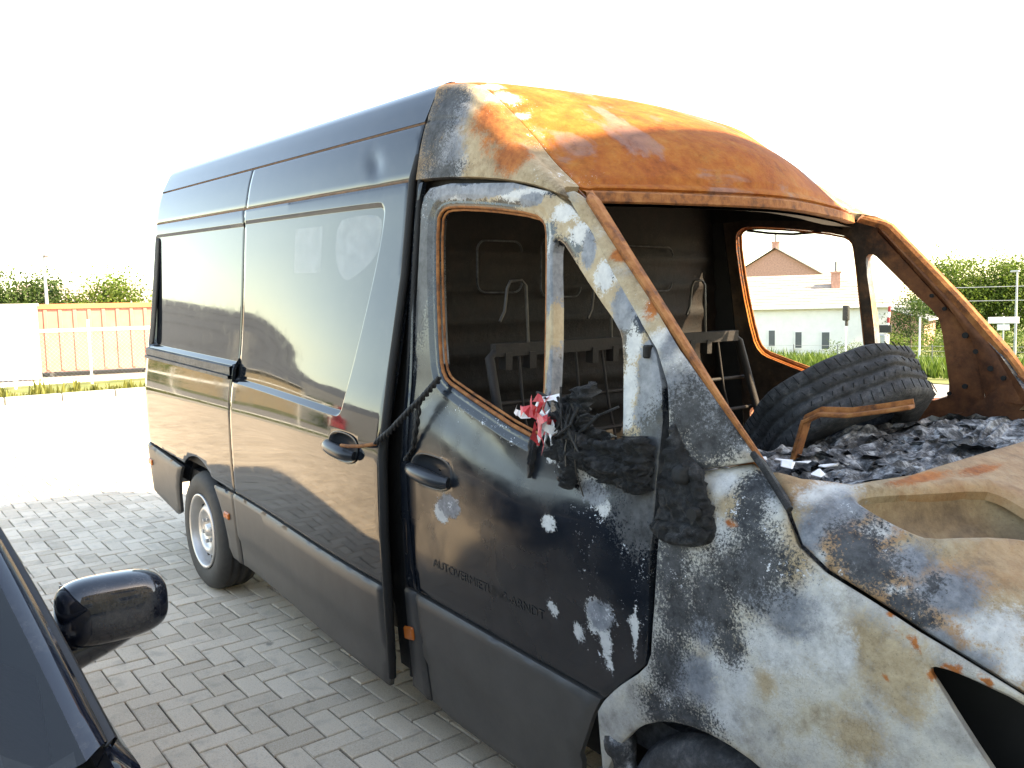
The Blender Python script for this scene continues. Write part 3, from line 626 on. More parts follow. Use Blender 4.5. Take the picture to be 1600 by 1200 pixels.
def paving():
    root = empty('paving', (0, 0, 0)); root['kind'] = 'structure'
    X0, X1, Y0, Y1 = -16.9, 3.2, -7.5, 6.5
    s = MB(); s.add([(X0, Y0, -.012), (X1, Y0, -.012), (X1, Y1, -.012), (X0, Y1, -.012)], [(0, 1, 2, 3)]); s.build('joint_sand', MT['joint'], root)
    L, W, g = .210, .105, .0065
    cmi = cam.matrix_world.inverted()
    bricks = []
    na, nb = int((X1 - X0) / W), int((Y1 - Y0) / W)
    for a in range(na):
        for b in range(nb):
            c = (a - b) % 4
            if c == 0: bricks.append((X0 + (a + 1) * W, Y0 + (b + .5) * W, 0))
            elif c == 3: bricks.append((X0 + (a + .5) * W, Y0 + (b + 1) * W, 1))
    def area(q):
        x, y, _ = q
        if y > -.80 and x > -4.9: return 0
        if y < -2.02 and x > -3.7: return 0
        p = cmi @ Vector((x, y, 0)); d = -p.z
        if d < .3: return 0
        u, v = 512 + 840 * p.x / d, 384 - 840 * p.y / d
        if not (-5 < u < 1029 and -5 < v < 773): return 0
        if u < 165 and v > 570 and u < 165 - (v - 570) * 0 and y < -1.95: return 0
        return p.normalized().z ** 2 * 1.0 / (d * d) * abs((Vector((x, y, 0)) - cam.location).normalized().z)
    ar = np.array([area(q) for q in bricks]); order = np.argsort(-ar); near = set(order[:300].tolist())
    def shape(o90):
        hx, hy = (W / 2, L / 2) if o90 else (L / 2, W / 2)
        hx -= g / 2; hy -= g / 2; c = .004
        V = [(sx * hx, sy * hy, -.02) for sx, sy in ((-1, -1), (1, -1), (1, 1), (-1, 1))] + [(sx * hx, sy * hy, -c) for sx, sy in ((-1, -1), (1, -1), (1, 1), (-1, 1))] + [(sx * (hx - c), sy * (hy - c), 0) for sx, sy in ((-1, -1), (1, -1), (1, 1), (-1, 1))]
        F = [(8, 9, 10, 11)]
        for k in range(4):
            j = (k + 1) % 4; F += [(k, j, 4 + j, 4 + k), (4 + k, 4 + j, 8 + j, 8 + k)]
        return V, F
    S = [shape(0), shape(1)]
    first = [None, None]; VV = []; FF = []; tone = []
    for i, (x, y, o) in enumerate(bricks):
        dz = rng.normal(0, .0011); tx, ty = rng.normal(0, .006, 2)
        jx, jy = rng.normal(0, .0008, 2)
        if i in near:
            if first[o] is None:
                ob = mesh_object('paving_brick', S[o][0], S[o][1], MT['paver'], root); first[o] = ob
            else:
                ob = first[o].copy(); COL.objects.link(ob); ob.parent = root
            ob.location = (x + jx, y + jy, dz); ob.rotation_euler = (tx, ty, 0)
        else:
            n = len(VV); t = rng.random()
            VV += [(x + jx + a, y + jy + b, dz + c - ty * a + tx * b) for a, b, c in S[o][0]]
            FF += [tuple(k + n for k in f) for f in S[o][1]]; tone += [t] * 12
    st = mesh_object('paving_bricks_far', VV, FF, MT['paver'], root)
    at = st.data.attributes.new('tone', 'FLOAT', 'POINT'); at.data.foreach_set('value', np.array(tone, np.float32))
    st['kind'] = 'stuff'
paving()

# ------------------------------------------------------------------ the burned van (local frame: x forward, z up, right side at -y)
TH = R(2.3)
VAN = empty('burned_van', (-3.665 + 3.665 * math.cos(TH), 0, -3.665 * math.sin(TH)), (0, TH, 0))
tag(VAN, 'burned-out high-roof panel van with rusty orange cab roof and scorched front wing', 'van')
bpy.context.view_layer.update()
VM = VAN.matrix_world.copy()
PA = [MT['paint'], MT['inner']]
def sm(x, a, b):
    t = np.clip((np.asarray(x, float) - a) / (b - a), 0, 1); return t * t * (3 - 2 * t)
def SLIDE(x, z):                                   # sliding door: stands ajar, its lower front corner pushed out
    P = SIDE(x, z); P[..., 1] -= .055 * sm(x, -3.08, -1.5) * sm(-np.asarray(z, float), -2.05, -1.2); return P
def FULL(x, s):                                    # whole front end, right wing to left wing
    s = np.asarray(s, float); m = s > 6; P = FRONT(x, np.where(m, 12 - s, s)); P[..., 1] = np.where(m, -P[..., 1], P[..., 1]); return P
L1X = np.array([(-.564, 2.055), (-.429, 1.912), (-.302, 1.775), (-.188, 1.657), (-.141, 1.572), (-.122, 1.478), (-.104, 1.365)])
def PILL(x, z):
    P = SIDE(x, z); P[..., 1] += .5 * np.maximum(0, P[..., 0] - np.interp(P[..., 2], L1X[::-1, 1], L1X[::-1, 0])); return P

# --- cargo side panels (both sides; the near side is the right one)
ARCH_R = [(-3.69 + .435 * math.cos(R(a)), .36 + .435 * math.sin(R(a))) for a in range(-8, 189, 7)]
REC_Q = chaikin([(-4.64, 1.385), (-3.092, 1.385), (-3.092, 2.118), (-4.60, 2.108)], 0)
REC_Q = np.array(rrect(-4.66, -3.06, 1.392, 2.112, .05))
REC_S = chaikin(chaikin([(-3.9, 1.31), (-2.2, 1.301), (-1.84, 1.296), (-1.76, 1.30), (-1.745, 1.37), (-1.68, 1.75), (-1.63, 2.04), (-1.625, 2.115), (-1.72, 2.119), (-2.2, 2.121), (-3.9, 2.122)], 1), 1)
def recess(poly, d=.007, wd=.017, tilt=.026):            # blanked window field, set deeper towards its foot
    return lambda Q: (d + tilt * np.clip((2.11 - Q[:, 1]) / .8, 0, 1)) * sm(-sdf(Q, poly), -wd / 2, wd / 2)
for side in (0, 1):
    mir = bool(side)
    q_out = [(-4.797, .74)] + [p for p in ARCH_R[::-1] if p[1] > .70] + [(-3.092, .705), (-3.092, 2.186), (-4.797, 2.186)]
    qp = panel('quarter_panel', q_out, SIDE, VAN, PA, res=.05 if mir else .035, loops=[REC_Q], depth=recess(REC_Q), mirror=mir, default={})
    if not mir:
        rb = MB()
        for (z0, dd, hh) in ((1.352, .012, .03), (1.318, .018, .012)):
            for k in range(14):
                a, b = -4.66 + 1.56 * k / 14, -4.66 + 1.56 * (k + 1) / 14
                pa, pb = SIDE(a, z0), SIDE(b, z0)
                rb.add([(pa[0], pa[1] + .01, z0 - hh), (pb[0], pb[1] + .01, z0 - hh), (pb[0], pb[1] - dd, z0 - hh * .7), (pa[0], pa[1] - dd, z0 - hh * .7),
                        (pa[0], pa[1] - dd, z0 + hh * .7), (pb[0], pb[1] - dd, z0 + hh * .7), (pb[0], pb[1] + .01, z0 + hh), (pa[0], pa[1] + .01, z0 + hh)],
                       [(0, 1, 2, 3), (3, 2, 5, 4), (4, 5, 6, 7)])
        rb.build('door_rail', MT['paint'], qp)
        panel('dark_strip', rrect(-4.655, -4.575, 1.402, 2.10, .03), SIDE, qp, [MT['rubber']], res=.03, thick=.012, out=.001)  # dark strip along the rear edge of the recessed field
    c1 = [(-4.787, .40), (-4.20, .33), (-4.13, .36)] + [p for p in ARCH_R[::-1] if p[0] < -3.9 and .37 < p[1] < .70] + [(-4.787, .732)]
    cp = panel('cladding', c1, SIDE, qp, [MT['clad']], res=.04, thick=.03, out=.014, lip=.012, inset=.014, mirror=mir)
    c2 = [(-3.258, .355), (-3.20, .30), (-3.092, .298), (-3.092, .697)] + [p for p in ARCH_R[::-1] if p[0] > -3.5 and .36 < p[1] < .70]
    panel('cladding', c2, SIDE, qp, [MT['clad']], res=.04, thick=.03, out=.014, lip=.012, inset=.014, mirror=mir)
    if not mir:
        for (x, z) in ((-4.629, .605), (-3.20, .553)):
            p = SIDE(x, z); MB().box((x, p[1] - .018, z), (.075, .016, .038), bev=.006).build('side_marker', MT['amber'], qp)
    for (xa, xb) in ((-4.797, -3.066), (-3.060, -1.425)):
        panel('upper_side_panel', [(xa, 2.194), (xb, 2.194), (xb, 2.394), (xa, 2.394)], SIDE, VAN, PA, res=.03, mirror=mir, depth=lambda Q: .010 * np.exp(-((Q[:, 0] + 1.74 + .5 * (Q[:, 1] - 2.28)) / .05) ** 2 - ((Q[:, 1] - 2.28) / .045) ** 2))
    # sliding door
    if not mir:
        s_out = [(-3.084, .705), (-1.405, .700), (-1.403, 1.10), (-1.415, 1.45), (-1.44, 1.85), (-1.464, 2.186), (-3.084, 2.186)]
        SD = panel('sliding_door', s_out, SLIDE, VAN, PA, holes=[[(-1.70 + .12 * math.copysign(abs(math.cos(t)) ** .75, math.cos(t)), 1.178 + .050 * math.copysign(abs(math.sin(t)) ** .8, math.sin(t))) for t in np.linspace(0, 2 * math.pi, 28, endpoint=False)]], res=.032, loops=[REC_S], depth=recess(REC_S), thick=.035)
        tag(SD, 'dark blue sliding door standing slightly ajar')
        def cl_d(Q): return .012 * sm(-Q[:, 1], -.455, -.435)
        panel('cladding', [(-3.084, .292), (-1.45, .272), (-1.41, .40), (-1.405, .692), (-3.084, .697)], SLIDE, SD, [MT['clad']], res=.04, thick=.03, out=.016, lip=.012, inset=.014, depth=cl_d)
        panel('pale_patch', chaikin([(-2.043, 1.945), (-2.03, 2.06), (-1.95, 2.085), (-1.66, 2.085), (-1.65, 2.02), (-1.67, 1.93), (-1.77, 1.87), (-1.905, 1.82), (-1.99, 1.86)], 2), SLIDE, SD, [MT['pale_sheet']], res=.04, thick=.0004, out=.0006, lip=0, inset=.01, depth=lambda Q: .007 + .026 * np.clip((2.11 - Q[:, 1]) / .8, 0, 1))
        panel('pale_patch', [(-2.45, 1.86), (-2.17, 1.86), (-2.17, 2.06), (-2.45, 2.06)], SLIDE, SD, [MT['pale_sheet']], res=.05, thick=.0004, out=.0006, lip=0, inset=.01, depth=lambda Q: .007 + .026 * np.clip((2.11 - Q[:, 1]) / .8, 0, 1))
    else:
        panel('side_panel', [(-3.084, .705), (-1.42, .705), (-1.42, 2.186), (-3.084, 2.186)], SIDE, VAN, PA, res=.06, mirror=True)
        panel('cladding', [(-3.084, .29), (-1.42, .27), (-1.42, .697), (-3.084, .697)], SIDE, VAN, [MT['clad']], res=.06, thick=.03, out=.014, mirror=True)

def door_handle(parent, surf, cx, cz, ln=.25):
    """oval bowl, grip bar across it"""
    P = lambda a, b: surf(np.array([a]), np.array([b]))[0]
    b = MB(); n = 28
    ring = []
    for k in range(n):
        t = 2 * math.pi * k / n; ct, st = math.cos(t), math.sin(t)
        ring.append((abs(ct) ** .75 * math.copysign(1, ct) * ln * .52, abs(st) ** .8 * math.copysign(1, st) * .058))
    lv = [(1.0, .004), (.93, .006), (.86, -.012), (.6, -.03), (0.05, -.034)]
    V = []
    for (f, h) in lv:
        for (a, c) in ring:
            p = P(cx + a * f, cz + c * f); V.append((p[0], p[1] - h, p[2]))
    F = [(i * n + k, i * n + (k + 1) % n, (i + 1) * n + (k + 1) % n, (i + 1) * n + k) for i in range(len(lv) - 1) for k in range(n)]
    b.add(V, F, True); bowl = b.build('handle_bowl', MT['handle'], parent)
    g = MB(); path = []; rr = []
    for k in range(11):
        t = -1 + 2 * k / 10; p = P(cx + t * ln * .48, cz - .010 - .006 * t)
        path.append((p[0], p[1] - .012 - .022 * (1 - t ** 4), p[2])); rr.append(.018 + .009 * (1 - t * t))
    g.tube(path, rr, 12); g.build('door_handle', MT['handle'], parent)
door_handle(SD, SLIDE, -1.70, 1.178)

# --- roof of the cargo body
def roof():
    sec = [(-.818, 2.402), (-.79, 2.46), (-.765, 2.512), (-.735, 2.546), (-.68, 2.560), (-.55, 2.574), (-.3, 2.586), (0, 2.591)]
    sec = sec + [(-y, z) for y, z in sec[-2::-1]]
    xs = list(np.linspace(-4.80, -4.64, 9)) + list(np.linspace(-4.4, -1.425, 14)); V = []; n = len(sec)
    for x in xs:
        q = float(rear(x))
        for (y, z) in sec: V.append((x, y * (1 - q / .83), z - q * .75 * min(1, (z - 2.402) / .15)))
    m = len(V); F = [(i * n + j, (i + 1) * n + j, (i + 1) * n + j + 1, i * n + j + 1) for i in range(len(xs) - 1) for j in range(n - 1)]
    V += [(x, y * .97, z - .03) for (x, y, z) in V]; F += [tuple(m + k for k in f[::-1]) for f in F]
    z4 = np.zeros((len(V), 4))
    ro = mesh_object('roof', V, F, [MT['paint'], MT['inner']], VAN, smooth=True, mi=[0] * (len(F) // 2) + [1] * (len(F) // 2), attrs={'fa': z4, 'fb': z4})

roof()

# --- rear end
b = MB(); yz = [(-.93, .42), (-.955, .8), (-.95, 1.2), (-.90, 1.6), (-.85, 2.1), (-.80, 2.39), (-.62, 2.46), (.62, 2.46), (.80, 2.39), (.85, 2.1), (.90, 1.6), (.95, 1.2), (.955, .8), (.93, .42)]
b.add([(-4.78, y * .95, z) for y, z in yz], [tuple(range(len(yz)))[::-1]]); b.build('rear_doors', MT['paint'], VAN)
MB().box((-4.84, 0, .50), (.16, 1.80, .22), bev=.05).build('rear_bumper', MT['clad'], VAN)
for z in (1.74, .80):
    MB().box((-4.80, -.80 if z > 1 else -.88, z), (.07, .05, .10), bev=.015).build('hinge', MT['black'], VAN)

# --- seams, inner shell, floor
for sy in (-1, 1):
    for (x0, x1, z0, z1) in ((-4.7, -1.43, .72, 2.43),):
        MB().grid(lambda u, v, sy=sy: (x0 + (x1 - x0) * u, sy * (float(w(z0 + (z1 - z0) * v)) - .05), z0 + (z1 - z0) * v), 6, 8, flip=sy > 0).build('inner_shell', MT['dark'], VAN)
for z in (2.19, 2.398):
    MB().tube([tuple(SIDE(x, z) + np.array([0, .010, 0])) for x in np.linspace(-4.70, -1.43, 14)], .0075, 6).build('seam_strip', MT['seam'], VAN)
MB().box((-2.2, 0, .60), (5.2, 1.78, .10)).build('floor', MT['inner'], VAN)
MB().box((-2.55, 0, .44), (4.3, 1.36, .34)).build('chassis', MT['dark'], VAN)
for sy in (-1, 1):
    for (x, rr) in ((-3.69, .45), (.08, .43)):
        Mx = Matrix.Translation((x, sy * .60, .37)) @ Matrix.Rotation(R(90), 4, 'X')
        MB().lathe([(rr, -.33), (rr, .30)], 28, Mx, a0=R(-15), a1=R(195)).build('wheel_arch_liner', MT['dark'], VAN)

# --- B pillar, dark gap fill, perished black door seal
GAP_OUTLINE = [(-1.50, .32), (-1.30, .32), (-1.30, .70), (-1.31, 1.3), (-1.36, 1.85), (-1.40, 2.17), (-1.40, 2.40), (-1.42, 2.56), (-1.47, 2.56), (-1.49, 2.40), (-1.50, 2.17)]
for mir in (False, True): panel('gap_shade_fill', GAP_OUTLINE if not mir else [(x + (.04 if x > -1.45 else 0), z) for x, z in GAP_OUTLINE], SIDE, VAN, [MT['rubber']], res=.08, thick=.02, out=-.035, mirror=mir)  # black fill paints the shade in the open door gap, along with its rubber
bp = panel('b_pillar', [(-1.345, .705), (-1.272, .705), (-1.298, .95), (-1.34, 1.45), (-1.375, 1.75), (-1.40, 2.07), (-1.385, 2.12), (-1.37, 2.178), (-1.405, 2.178), (-1.41, 2.0), (-1.402, 1.70), (-1.36, 1.25)], SIDE, VAN, [MT['dullpaint'], MT['inner']], res=.03, out=-.002,
      blobs=B_DOOR, default={})
cpb = panel('cladding', [(-1.345, .30), (-1.232, .285), (-1.268, .697), (-1.345, .697)], SIDE, bp, [MT['clad']], res=.04, thick=.03, out=.010, lip=.012, inset=.012)
p = SIDE(-1.318, .525); MB().box((-1.315, p[1] - .016, .53), (.065, .014, .05), Matrix.Rotation(R(-12), 3, 'Y'), bev=.012).build('side_marker', MT['amber'], bp)
sp = [(-1.445, 2.53), (-1.437, 2.40), (-1.432, 2.19), (-1.425, 1.85), (-1.41, 1.5), (-1.385, 1.2), (-1.375, .9), (-1.378, .65), (-1.392, .42), (-1.405, .33)]
b = MB(); b.tube([tuple(SLIDE(x, z) + np.array([.0, -.002 + .02 * (z > 2.3), 0])) for x, z in sp], [.010, .012, .014, .015, .016, .018, .018, .018, .016, .014], 10)
b.build('door_seal', MT['rubber'], VAN)
MB().tube([tuple(SIDE(x + .035, z) + np.array([0, .012, 0])) for x, z in sp[1:]], .012, 8).build('door_seal', MT['rubber'], VAN)

# --- roof cap above the cab
def CAPF(t, s):
    s = np.asarray(s, float); m = s > 5; P = CAP(t, np.where(m, 10 - s, s)); P[..., 1] = np.where(m, -P[..., 1], P[..., 1]); return P
cs = (.95, .22)
def cap_groove(Q):
    d = np.minimum(abs(Q[:, 1] - 3.12), abs(Q[:, 1] - 6.88)) * .22
    return .006 * np.exp(-(d / .010) ** 2) * sm(Q[:, 0], .05, .2) + .010 * np.exp(-((Q[:, 0] - .968) / .010) ** 2) * sm(Q[:, 1], 2.9, 3.2) * sm(-Q[:, 1], -7.1, -6.8)
CAPO = panel('roof_cap', [(.004, 3.0), (.998, 3.0), (.998, 7.0), (.004, 7.0)], CAPF, VAN, [MT['rust'], MT['inner']], res=.016, sc=cs, thick=.03, lip=.002, depth=cap_groove,
      blobs={k: v for k, v in B_CAPB.items() if k in ('white', 'speck')}, yw=1.0)
tag(CAPO, 'orange rusted sheet of the cab roof')
for mir in (False, True):
    panel('roof_cap_side', [(.004, 0), (.998, 0), (.998, 2.985), (.004, 2.985)], CAP, VAN, [MT['capside'], MT['inner']], res=.016, sc=cs, thick=.03, lip=.001,
      depth=lambda Q: .005 * np.exp(-((Q[:, 1] - 1.45) * .15 / .008) ** 2) * sm(-Q[:, 0], -.55, -.45), blobs=B_CAPB, yw=.6, mirror=mir)
# windscreen header: rolled lip under the cap, with its dark gutter
hd = MB(); pts = [CAPF(np.array([1.0]), np.array([s]))[0] for s in np.linspace(3.05, 6.95, 41)]
prof = [(-.014, .0), (-.008, -.010), (.006, -.013), (.012, -.017), (.017, -.043), (.012, -.048), (-.025, -.046)]
V = [(p[0] + dx, p[1], p[2] + dz) for p in pts for dx, dz in prof]; n = len(prof)
hd.add(V, [(i * n + j, (i + 1) * n + j, (i + 1) * n + j + 1, i * n + j + 1)[::-1] for i in range(40) for j in range(n - 1)], False)
hd.build('windscreen_header', MT['orust'], VAN)
hb = MB(); hb.grid(lambda u, v: tuple(CAPF(np.array([1.0]), np.array([2.6 + 4.8 * u]))[0] + np.array([-.02 - .35 * v, 0, -.055 - .03 * math.sin(v * 3.14) + .12 * v])), 24, 6, flip=True); hb.build('headliner_rail', MT['inner'], VAN)

# --- A pillars
L2 = [(-.524, 2.057), (-.378, 1.908), (-.231, 1.760), (-.059, 1.577), (.083, 1.405)]
pil_out = [(-.60, 2.078)] + [tuple(p) for p in L1X] + [(-.083, 1.364), (-.028, 1.373)] + L2[::-1] + [(-.555, 2.082)]
L2P = [(-.565, -.80, 2.085), (-.524, -.862, 2.057), (-.378, -.873, 1.908), (-.231, -.883, 1.760), (-.059, -.889, 1.577), (.083, -.857, 1.405)]
L3P = [(-.60, -.765, 2.085), (-.515, -.815, 2.055), (-.355, -.835, 1.890), (-.215, -.848, 1.745), (-.030, -.858, 1.540), (.085, -.835, 1.395)]
for mir in (False, True):
    sgn = -1 if mir else 1
    ap = panel('a_pillar', pil_out, PILL, VAN, [MT['ash'] if not mir else MT['rust'], MT['innerrust']], res=.016, thick=.05, lip=.004, blobs=B_PILLAR, mirror=mir)
    b = MB(); Q = []
    def lerp(A, t):
        k = min(int(t * (len(A) - 1)), len(A) - 2); f = t * (len(A) - 1) - k; return Vector(A[k]).lerp(Vector(A[k + 1]), f)
    N = 24; V = []
    for i in range(N + 1):
        a, c = lerp(L2P, i / N), lerp(L3P, i / N)
        for p in (a + Vector((-.004, .006, -.004)), a + Vector((.005, .003, .005)), a.lerp(c, .45) + Vector((.009, 0, .007)), c + Vector((.006, 0, .004)), c + Vector((-.004, .008, -.004)), c + Vector((-.022, .004, -.018))):
            V.append((p.x, p.y * sgn, p.z))
    F = [(i * 6 + j, (i + 1) * 6 + j, (i + 1) * 6 + j + 1, i * 6 + j + 1) for i in range(N) for j in range(5)]
    L1P = [(x, -(float(w(z)) - .075), z) for x, z in [(-.62, 2.10), (-.564, 2.055), (-.429, 1.912), (-.302, 1.775), (-.175, 1.60), (-.125, 1.38)]]
    ip = MB(); IV = []
    for i in range(N + 1):
        c, e = lerp(L3P, i / N) + Vector((-.022, .004, -.018)), Vector(lerp(L1P, i / N))
        for f_ in (0, .12, .5, .88, 1.0):
            q_ = c.lerp(e, f_) + Vector((0, .010 * math.sin(f_ * 3.14), 0)) * 1.0; IV.append((q_.x, q_.y * sgn, q_.z))
    IF = [(i * 5 + j, (i + 1) * 5 + j, (i + 1) * 5 + j + 1, i * 5 + j + 1) for i in range(N) for j in range(4)]
    z4 = np.zeros((len(IV), 4)); mesh_object('inner_pillar', IV, [f[::-1] for f in IF] if mir else IF, MT['innerrust'], ap, smooth=True, attrs={'fa': z4, 'fb': z4})
    b.add(V, [f[::-1] for f in F] if mir else F, False); b.build('windscreen_flange', MT['orust'], ap)

# --- cant rails above the doors, inner cowl sides
for mir in (False, True):
    panel('cant_rail', [(-1.47, 2.10), (-1.2, 2.115), (-.84, 2.09), (-.72, 2.05), (-.76, 2.09), (-1.0, 2.18), (-1.47, 2.30)], SIDE, VAN, [MT['inner']], res=.06, thick=.02, out=-.052, mirror=mir)
    panel('inner_cowl_side', [(-.36, .75), (.30, .75), (.30, 1.30), (.11, 1.42), (.0, 1.50), (-.10, 1.42), (-.20, 1.33), (-.36, 1.27)] if mir else [(-.36, .75), (.30, .75), (.30, 1.18), (.0, 1.26), (-.14, 1.30), (-.36, 1.30)], SIDE, VAN, [MT['innerrust']], res=.06, thick=.02, out=-.085, mirror=mir)
# --- front doors
MAIN = [(-1.278, 2.035), (-1.251, 2.076), (-1.188, 2.085), (-.965, 2.066), (-.734, 2.033), (-.682, 2.004), (-.667, 1.956), (-.639, 1.712), (-.612, 1.45), (-.618, 1.375), (-.642, 1.352), (-1.099, 1.468), (-1.159, 1.495), (-1.193, 1.558), (-1.246, 1.801)]
MAIN = chaikin(MAIN, 1)
QUART = chaikin([(-.625, 1.90), (-.618, 1.941), (-.588, 1.943), (-.539, 1.897), (-.427, 1.79), (-.33, 1.707), (-.307, 1.657), (-.285, 1.50), (-.272, 1.408), (-.29, 1.36), (-.45, 1.335), (-.545, 1.345), (-.572, 1.45), (-.592, 1.70)], 1)
DOOR = [(-1.366, 2.08), (-1.352, 1.75), (-1.328, 1.45), (-1.288, .95), (-1.262, .705), (-.30, .69), (-.181, .811), (-.148, .845), (-.139, .90), (-.134, 1.192), (-.145, 1.476), (-.162, 1.57), (-.189, 1.64), (-.255, 1.727), (-.362, 1.842), (-.478, 1.975), (-.563, 2.040), (-.652, 2.086), (-.84, 2.130), (-1.19, 2.158), (-1.315, 2.152), (-1.352, 2.125)]
BELT = [(-1.33, 1.40), (-1.16, 1.46), (-.64, 1.315), (-.30, 1.33), (-.14, 1.36)]
def door_depth(Q):
    """soft shoulder under the window line and a stepped pressing round the glass"""
    bz = np.interp(Q[:, 0], [p[0] for p in BELT], [p[1] for p in BELT]) - Q[:, 1]
    d = -.016 * sm(bz, .02, .16) * sm(-bz, -.55, -.18) * sm(Q[:, 0], -1.32, -1.2) * sm(-Q[:, 0], .14, .3)
    dm = sdf(Q, MAIN); d = d + .010 * sm(-dm, -.034, -.016)
    return d
RIM = resample(offset_loop(np.array(MAIN), -.026), .03)
doors = {}
for mir in (False, True):
    fd = panel('front_door', DOOR, SIDE, VAN, [MT['dullpaint'] if not mir else MT['rust'], MT['innerdoor']], holes=[MAIN, QUART, [(-1.125 + .12 * math.copysign(abs(math.cos(t)) ** .75, math.cos(t)), 1.178 + .050 * math.copysign(abs(math.sin(t)) ** .8, math.sin(t))) for t in np.linspace(0, 2 * math.pi, 28, endpoint=False)]], res=.022, thick=.045, lip=.004, loops=[RIM] if not mir else [],
          depth=door_depth, blobs=B_DOOR, mirror=mir)
    doors[mir] = fd
    def dc(Q): return .012 * sm(-Q[:, 1], -.47, -.45)
    panel('cladding', [(-1.225, .285), (-1.10, .262), (-.60, .258), (-.435, .30), (-.408, .47), (-.345, .62), (-.312, .682), (-1.262, .697)], SIDE, fd, [MT['clad']], res=.04, thick=.03, out=.014, lip=.012, inset=.014, depth=dc, mirror=mir)
    # glass channel: rusty double rim round the window
    sg = -1 if mir else 1
    for (off, rr, dy) in ((.003, .0065, .020), (.014, .0045, .032)):
        b = MB()
        lp = offset_loop(resample(MAIN, .03), off)
        pth = [tuple(SIDE(x, z) + np.array([0, dy, 0])) for x, z in lp]; pth.append(pth[0]); pth.append(pth[1])
        b.tube([(p[0], p[1] * sg, p[2]) for p in pth], rr, 8, cap=False)
        b.build('window_rim', MT['orust'], fd)
FD = doors[False]
tag(FD, 'scorched dark blue passenger door with peeling white blisters')
door_handle(FD, lambda x, z: SIDE(x, z) - np.array([0, .012, 0]), -1.125, 1.178, .25)
MB().box((-.212, -.925, 1.648), (.016, .03, .034), bev=.004).build('bracket_slot', MT['dark'], FD)
# lettering ghost on the door
tc = bpy.data.curves.new('lettering', 'FONT'); tc.body = 'AUTOVERMIETUNG-ARNDT'; tc.size = .05
to = bpy.data.objects.new('lettering_source', tc); COL.objects.link(to); bpy.context.view_layer.update()
tm = to.to_mesh(); TV = np.array([v.co[:] for v in tm.vertices]); TF = [tuple(p.vertices) for p in tm.polygons]; to.to_mesh_clear()
bpy.data.objects.remove(to)
k = .60 / TV[:, 0].max()
X = -1.14 + TV[:, 0] * k; Z = .836 + TV[:, 1] * (.030 / .035)
P = SIDE(X, Z); P[:, 1] -= .0015 + .016 * 0
P[:, 1] += door_depth(np.stack([X, Z], 1)) - .0005
mesh_object('lettering', P, TF, MT['letter'], FD)

# --- wing, bonnet, front end
def zs(z): return (z - .40) / .35
ARCHF = [(.08 + .405 * math.cos(R(a)), zs(.345 + .405 * math.sin(R(a)))) for a in range(172, 6, -8)]
ARCHF = [p for p in ARCHF if p[1] > .12]
SEAM = [(.061, 4.09), (.129, 3.90), (.175, 3.71), (.216, 3.40), (.253, 3.16), (.321, 3.07), (.391, 3.08), (.521, 3.08), (.612, 3.12), (.694, 3.16), (.82, 3.22), (.95, 3.30)]
HEADL = chaikin([(.545, 2.74), (.562, 2.83), (.628, 2.96), (.696, 3.07), (.80, 3.10), (.90, 3.05), (.92, 2.3), (.86, 1.5), (.76, 1.6), (.665, 2.08), (.612, 2.38), (.574, 2.6)], 1)
fen_out = [(-.126, 3.60), (-.044, 3.73), (.055, 4.06)] + [(x - .004, s - .03) for x, s in SEAM[1:]] + [(.985, 2.4), (.985, .9), (.70, .35)] + ARCHF[::-1] + [(-.325, .70), (-.30, .80), (-.171, 1.22), (-.140, 1.36), (-.128, 1.5), (-.124, 2.02), (-.124, 2.71)]
for mir in (False, True):
    fe = panel('front_wing', fen_out, FRONT, VAN, [MT['ash'] if not mir else MT['hood'], MT['inner']], holes=[HEADL], sc=(1, .27), res=.02 if not mir else .04, thick=.03, lip=.006, inset=.007, blobs=B_FEND, yw=.5, mirror=mir)
    if not mir: tag(fe, 'front wing burned to white, grey and brown ash')
REAR_E = [(.108, 4.01), (.177, 4.05), (.257, 4.3), (.292, 4.88), (.300, 5.44), (.303, 6.0)]
rs = [(x + .004, s + .02) for x, s in SEAM[1:]]
hood_out = REAR_E + [(x, 12 - s) for x, s in REAR_E[-2::-1]] + [(x, 12 - s) for x, s in rs] + [(1.02, 6)] + rs[::-1]
POCK = [(.302, 4.08), (.300, 4.22), (.356, 4.70), (.414, 5.17), (.455, 5.21), (.50, 5.19), (.56, 5.15), (.60, 5.0), (.575, 4.83), (.53, 4.6), (.49, 4.32), (.455, 4.09), (.42, 4.05), (.35, 4.05)]
POCK = chaikin(POCK, 1)
def hood_depth(Q):
    q = Q * np.array([1, .27]); dm = sdf(q, POCK * np.array([1, .27]))
    return -.012 * np.exp(-((dm - .022) / .012) ** 2)
HO = panel('bonnet', hood_out, FULL, VAN, [MT['hood'], MT['inner']], holes=[POCK], sc=(1, .27), res=.02, thick=.03, lip=.008, inset=.008, blobs=B_HOOD, yw=.5, depth=hood_depth)
tag(HO, 'bonnet burned to bare tan metal with an oval soot patch')
